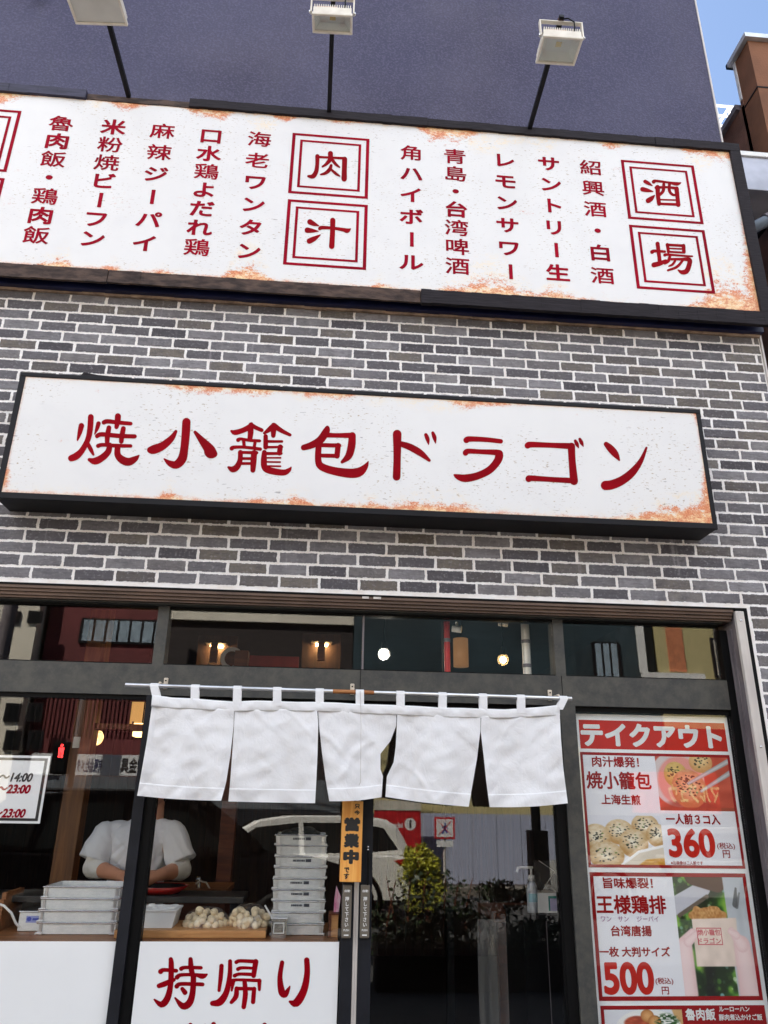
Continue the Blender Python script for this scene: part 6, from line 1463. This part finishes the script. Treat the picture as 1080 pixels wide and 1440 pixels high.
flip_text(t_, 'Information', (q0.x+q1.x)/2, q0.z, q1.x-q0.x, .11, -DI+.003, .02); t_.build('lettering', MT['white'], ib_)
t_ = MB(); flip_text(t_, 'i', c.x, c.z, .05, .15, -DI+.006, .03); t_.build('symbol', MT['ink'], ib_)
DN = 11.5; a, b2 = Q(611, 1149, DN), Q(640, 1180, DN); ns = thing('crossing_sign', 'square white and red no crossing sign reflected in the right sliding door', 'sign', ((a.x+b2.x)/2, -DN, .0)); MB().box(a.x, b2.x, -DN-.02, -DN, b2.z, a.z, .004).build('plate', mat('sign_red', srgb(206, 36, 44), .4), ns); MB().box(a.x+.035, b2.x-.035, -DN+.0005, -DN+.004, b2.z+.035, a.z-.035).build('white_field', MT['white'], ns)
cx, cz = (a.x+b2.x)/2, (a.z+b2.z)/2; t_ = MB(); t_.add([(cx+.012+.02*math.cos(q), -DN+.0055, cz+.075+.02*math.sin(q)) for q in [i*.785 for i in range(8)]], [list(range(8))]); V_, F__ = union(stroke_polys([(cx, cz+.05, .05), (cx+.005, cz-.01, .045)])+[])
mbp = MB()
for (x0, z0, x1, z1, w_) in ((cx+.008, cz+.05, cx, cz-.02, .05), (cx, cz-.02, cx-.05, cz-.1, .03), (cx, cz-.02, cx+.05, cz-.09, .03), (cx+.008, cz+.04, cx-.06, cz, .02), (cx+.008, cz+.04, cx+.06, cz-.01, .02)):
    d_ = Vector((x1-x0, 0, z1-z0)); n_ = Vector((-d_.z, 0, d_.x)).normalized()*w_/2; A_2, B_2 = Vector((x0, -DN+.0055, z0)), Vector((x1, -DN+.0055, z1)); t_.add([A_2+n_, A_2-n_, B_2-n_, B_2+n_], [[0, 1, 2, 3]])
t_.build('walking_figure', mat('sign_blue', srgb(50, 80, 160), .4), ns); t_ = MB()
for s in (-1, 1): t_.add([(cx-.12*s-.01, -DN+.008, cz-.12), (cx-.12*s+.01, -DN+.008, cz-.12), (cx+.12*s+.01, -DN+.008, cz+.12), (cx+.12*s-.01, -DN+.008, cz+.12)], [[0, 1, 2, 3]])
t_.build('red_cross', bpy.data.materials['sign_red'], ns); MB().box(a.x+.04, b2.x-.04, -DN-.02, -DN, b2.z-.14, b2.z-.03).build('sub_plate', MT['white'], ns); MB().tube([(cx, -DN-.05, -.12), (cx, -DN-.05, a.z)], .028, 10).build('pole', MT['alu'], ns)
# cars
def car(name_, label, xf, y, dirn, H, L, m, wheelbase=(.82, 3.5), rim=None):
    """side-on car; xf = x of the nose, dirn = +1 when the tail lies towards +x"""
    g = -.12; t = thing(name_, label, 'car', (xf+dirn*L/2, y, g)); X = lambda s: xf+dirn*s*L/4.5; Z = lambda z: g+z*H/1.66; hw = .88
    body = [(.0, .42), (.02, .72), (.12, .86), (.5, .95), (1.15, 1.02), (4.2, 1.06), (4.46, .98), (4.5, .7), (4.45, .40), (4.0, .30), (.5, .28)]
    roof = [(1.12, 1.0), (1.55, 1.32), (1.95, 1.56), (2.5, 1.65), (3.3, 1.66), (4.0, 1.60), (4.18, 1.48), (4.42, 1.04)]
    def loft(prof, widths, n_): 
        vs = []; fs = []; k = len(prof)
        for wv, ins in widths:
            cx_, cz_ = sum(p[0] for p in prof)/k, sum(p[1] for p in prof)/k
            for p in prof: vs.append((X(p[0]+(cx_-p[0])*ins), y+wv, Z(p[1]+(cz_-p[1])*ins)))
        for i in range(len(widths)-1):
            for j in range(k): fs.append([i*k+j, i*k+(j+1) % k, (i+1)*k+(j+1) % k, (i+1)*k+j])
        fs += [list(range(k))[::-1], list(range((len(widths)-1)*k, len(widths)*k))]
        return MB().add(vs, fs, False)
    loft(body, [(-hw, .06), (-hw+.05, 0.01), (-.5, 0), (.5, 0), (hw-.05, 0.01), (hw, .06)], 0).build('body', m, t)
    loft(roof, [(-hw+.16, .08), (-hw+.22, .0), (hw-.22, 0), (hw-.16, .08)], 0).build('cabin', m, t)
    for s in (-1, 1):
        gl = MB(); yy = y+s*(hw-.155)
        for poly in ([(1.45, 1.07), (1.98, 1.46), (2.62, 1.54), (2.66, 1.07)], [(2.74, 1.07), (2.70, 1.54), (3.5, 1.55), (3.62, 1.09)], [(3.72, 1.10), (3.6, 1.53), (3.95, 1.47), (4.18, 1.14)]):
            gl.add([(X(p[0]), yy, Z(p[1])) for p in poly]+[(X(p[0]), yy-s*.05, Z(p[1])) for p in poly], [[0, 1, 2, 3], [7, 6, 5, 4]]+[[i, (i+1) % 4, 4+(i+1) % 4, 4+i] for i in range(4)])
        gl.build('side_window', MT['carglass'], t)
        for wx in wheelbase:
            wl_ = MB().lathe([(0, -.11), (.30, -.11), (.345, -.07), (.345, .07), (.30, .11), (0, .11)], (X(wx), y+s*(hw-.10), g+.345), 26, 'y').build('wheel', MT['black'], t)
            MB().lathe([(0, s*.014), (.06, s*.014), (.09, s*.004), (.20, s*.004), (.22, s*.012), (.22, 0)], (X(wx), y+s*(hw+.012), g+.345), 20, 'y').build('rim', rim or MT['alu'], wl_)
            ac = MB(); ac.lathe([(.36, -.02), (.43, -.02), (.43, .012), (.36, .012)], (X(wx), y+s*(hw-.0), g+.36), 24, 'y'); ac.build('wheel_arch', MT['black'], t)
        tl = MB().add([(X(p[0]), y+s*(hw-.02), Z(p[1])) for p in ((4.10, .98), (4.44, 1.06), (4.47, .90), (4.3, .88))]+[(X(p[0]), y+s*(hw+.012), Z(p[1])) for p in ((4.10, .98), (4.44, 1.06), (4.47, .90), (4.3, .88))], [[0, 1, 2, 3], [7, 6, 5, 4]]+[[i, (i+1) % 4, 4+(i+1) % 4, 4+i] for i in range(4)]); tl.build('tail_light', bpy.data.materials.get('tail_red') or mat('tail_red', srgb(170, 20, 24), .2), t)
        MB().cbox((X(1.75), y+s*(hw+.04), Z(1.08)), (.14, .16, .12), .02).build('mirror', m, t)
        MB().tube([(X(2.2), y+s*(hw-.25), Z(1.67)), (X(3.8), y+s*(hw-.25), Z(1.67))], .02, 8).build('roof_rail', MT['blackmetal'], t)
    MB().box(*sorted((X(.35), X(4.2))), y-hw-.004, y+hw+.004, Z(.27), Z(.40)).build('sill', MT['black'], t)
    ws = MB().add([(X(1.2), y-hw+.22, Z(1.06)), (X(1.2), y+hw-.22, Z(1.06)), (X(1.92), y+hw-.30, Z(1.565)), (X(1.92), y-hw+.30, Z(1.565))], [[0, 1, 2, 3]]); ws.v = [(a_-dirn*.02, b_2, c_2+.02) for a_, b_2, c_2 in ws.v]; ws.build('windscreen', MT['carblack'] if rim else MT['carglass'], t)
    return t
MT['carwhite'] = mat('white_car_paint', (.74, .73, .70), .3, var=.01, spec=.4); MT['carblack'] = mat('black_car_paint', (.004, .004, .005), .6, spec=0.0)
xe = Q(581, 1210, 9.3).x
car('white_suv', 'white estate car reflected beside the yellow green bush', xe-4.5, -9.3, 1, 1.53, 4.5, MT['carwhite'])
xw = Q(282, 1128, 6.3).x
car('dark_car', 'dark car close to the kerb reflected behind the dough bags', xw+1.95*4.6/4.5, -6.3, -1, 1.80, 4.6, MT['carblack'], rim=MT['black'])
xn = Q(768, 1215, 10.2).x; car('silver_car', 'silver car reflected at the right edge of the right sliding door', xn, -10.2, 1, 1.42, 4.4, mat('silver_car_paint', (.22, .22, .21), .4, var=.01, spec=.2), rim=MT['black'])
# plants
def foliage(name_, centre, R, n_, size, m, seed, parent, flat=1.0):
    r2 = random.Random(seed); vs = []; fs = []; cl = [(Vector((r2.uniform(-1, 1), r2.uniform(-1, 1), r2.uniform(-1, 1))), r2.uniform(.25, .5)) for _ in range(26)]
    k = 0
    while k < n_:
        c, rad = r2.choice(cl); d = Vector((r2.gauss(0, 1), r2.gauss(0, 1), r2.gauss(0, 1))).normalized()*rad*r2.random()**.4
        p = Vector(((c.x*.75+d.x)*R[0], (c.y*.75+d.y)*R[1], (c.z*.75+d.z)*R[2]))+Vector(centre)
        if p.z < .05: continue
        a = Vector((r2.gauss(0, 1), r2.gauss(0, 1), r2.gauss(0, .7))).normalized(); b = a.cross(Vector((r2.gauss(0, 1), r2.gauss(0, 1), r2.gauss(0, 1)))).normalized(); s = size*r2.uniform(.6, 1.3); o = len(vs)
        vs += [p-a*s, p+b*s*.45, p+a*s, p-b*s*.45]; fs.append([o, o+1, o+2, o+3]); k += 1
    return MB().add(vs, fs).build(name_, m, parent)
MT['leafdark'] = mat('dark_leaf', srgb(44, 60, 32), .5, var=.4, vscale=9); MT['leafyel'] = mat('yellow_green_leaf', srgb(190, 188, 62), .5, var=.3, vscale=9)
a, b2 = Q(528, 1300, 4.6), Q(800, 1300, 4.6); pl = thing('planter_hedge', 'dark leafy shrub in a long planter reflected low in the right sliding door', 'shrub', ((a.x+b2.x)/2, -4.6, -.12))
MB().box(a.x, b2.x, -4.85, -4.35, -.12, .26, .01).build('planter', mat('brown_planter', srgb(44, 36, 32), .9), pl); foliage('foliage', ((a.x+b2.x)/2, -4.6, .45), ((b2.x-a.x)/2*1.0, .3, .42), 5200, .035, MT['leafdark'], 5, pl); st = MB()
for i in range(16): xx = a.x+.1+(b2.x-a.x-.2)*i/15; st.tube([(xx, -4.6, .25), (xx+rng.uniform(-.05, .05), -4.6+rng.uniform(-.1, .1), .5), (xx+rng.uniform(-.12, .12), -4.6+rng.uniform(-.2, .2), .86)], [.010, .008, .004], 6)
st.build('stems', MT['redwood'], pl)
c = Q(601, 1222, 8.2); bs = thing('round_bush', 'yellow green clipped bush reflected between the white car and the hoarding', 'shrub', (c.x, -8.2, -.12)); foliage('foliage', (c.x, -8.2, c.z-.12), (.36, .36, .50), 5200, .030, MT['leafyel'], 9, bs); MB().tube([(c.x, -8.2, -.12), (c.x+.02, -8.2, .3), (c.x, -8.2, c.z)], [.03, .025, .012], 8).build('stem', MT['redwood'], bs)
# street post, signal, utility pole
a = Q(755, 1180, 8.5); sp = thing('street_post', 'black street post with a wide box reflected beside the sanitiser', 'post', (a.x, -8.5, -.12)); zb2 = Q(755, 1168, 8.5).z; MB().tube([(a.x, -8.5, -.12), (a.x, -8.5, 3.2)], .075, 14).build('pole', MT['black'], sp); MB().box(a.x-.13, a.x+.15, -8.65, -8.38, zb2-.75, zb2, .01).build('box', MT['black'], sp)
c = Q(86, 1056, 11.5); sgn = thing('pedestrian_signal', 'pedestrian signal showing a red figure reflected in the left window', 'traffic signal', (c.x, -11.5, -.12)); MB().box(c.x-.16, c.x+.16, -11.75, -11.5, c.z-.42, c.z+.18, .02).build('housing', MT['black'], sgn); MB().tube([(c.x+.2, -11.7, -.12), (c.x+.2, -11.7, c.z+1.2)], .06, 10).build('pole', MT['alu2'], sgn)
t_ = MB(); cx, cz, yy = c.x, c.z, -11.496
t_.add([(cx+.03*math.cos(q*.785), yy, cz+.10+.03*math.sin(q*.785)) for q in range(8)], [list(range(8))]); rectface(t_, cx-.05, cx+.05, cz-.02, cz+.065, yy); rectface(t_, cx-.045, cx-.005, cz-.12, cz-.021, yy); rectface(t_, cx+.005, cx+.045, cz-.12, cz-.021, yy); t_.build('red_figure', emis('signal_red', (1, .03, .03), 9), sgn); MB().box(cx-.1, cx+.1, -11.499, -11.49, cz-.38, cz-.18).build('dark_lens', MT['carglass'], sgn)
a = Q(6, 900, 12.4); up_ = thing('utility_pole', 'utility pole with transformer and wires reflected in the left transom window', 'utility pole', (a.x, -12.4, -.12)); MB().tube([(a.x, -12.4, -.12), (a.x, -12.4, 10.5)], [.17, .12], 14).build('pole', MT['alu2'], up_)
MB().lathe([(0, 6.5), (.24, 6.5), (.26, 6.6), (.26, 7.2), (.2, 7.3), (0, 7.3)], (a.x+.4, -12.3, 0), 16).build('transformer', MT['alu2'], up_); ca = MB()
for z in (7.8, 7.2, 8.6): ca.box(a.x-.9, a.x+1.2, -12.45, -12.35, z, z+.08)
ca.build('crossarm', MT['blackmetal'], up_); wr = MB()
for k in range(7):
    z = 6.9+.28*k; pts = [(a.x+12*s_, -12.4+.25*(k % 3), z-1.2*s_-2.4*s_*(1-s_)*(.5+.2*k % 1)) for s_ in [i/10 for i in range(11)]]; wr.tube(pts, .016, 5, False)
wr.build('wires', MT['black'], up_)
# neighbours on our own side, up and down the street
lb = thing('grey_building', 'plain grey building left of the shop outside the picture', 'building', (-9, 4, 0)); MB().box(-16, XL-.05, 0.0, 9, 0, 8.5).build('wall', MT['stucco'], lb); MB().box(-16, XL-.05, -.1, 9, 8.5, 8.6).build('roof', MT['alu2'], lb)
bpy.data.objects.remove(_fo)
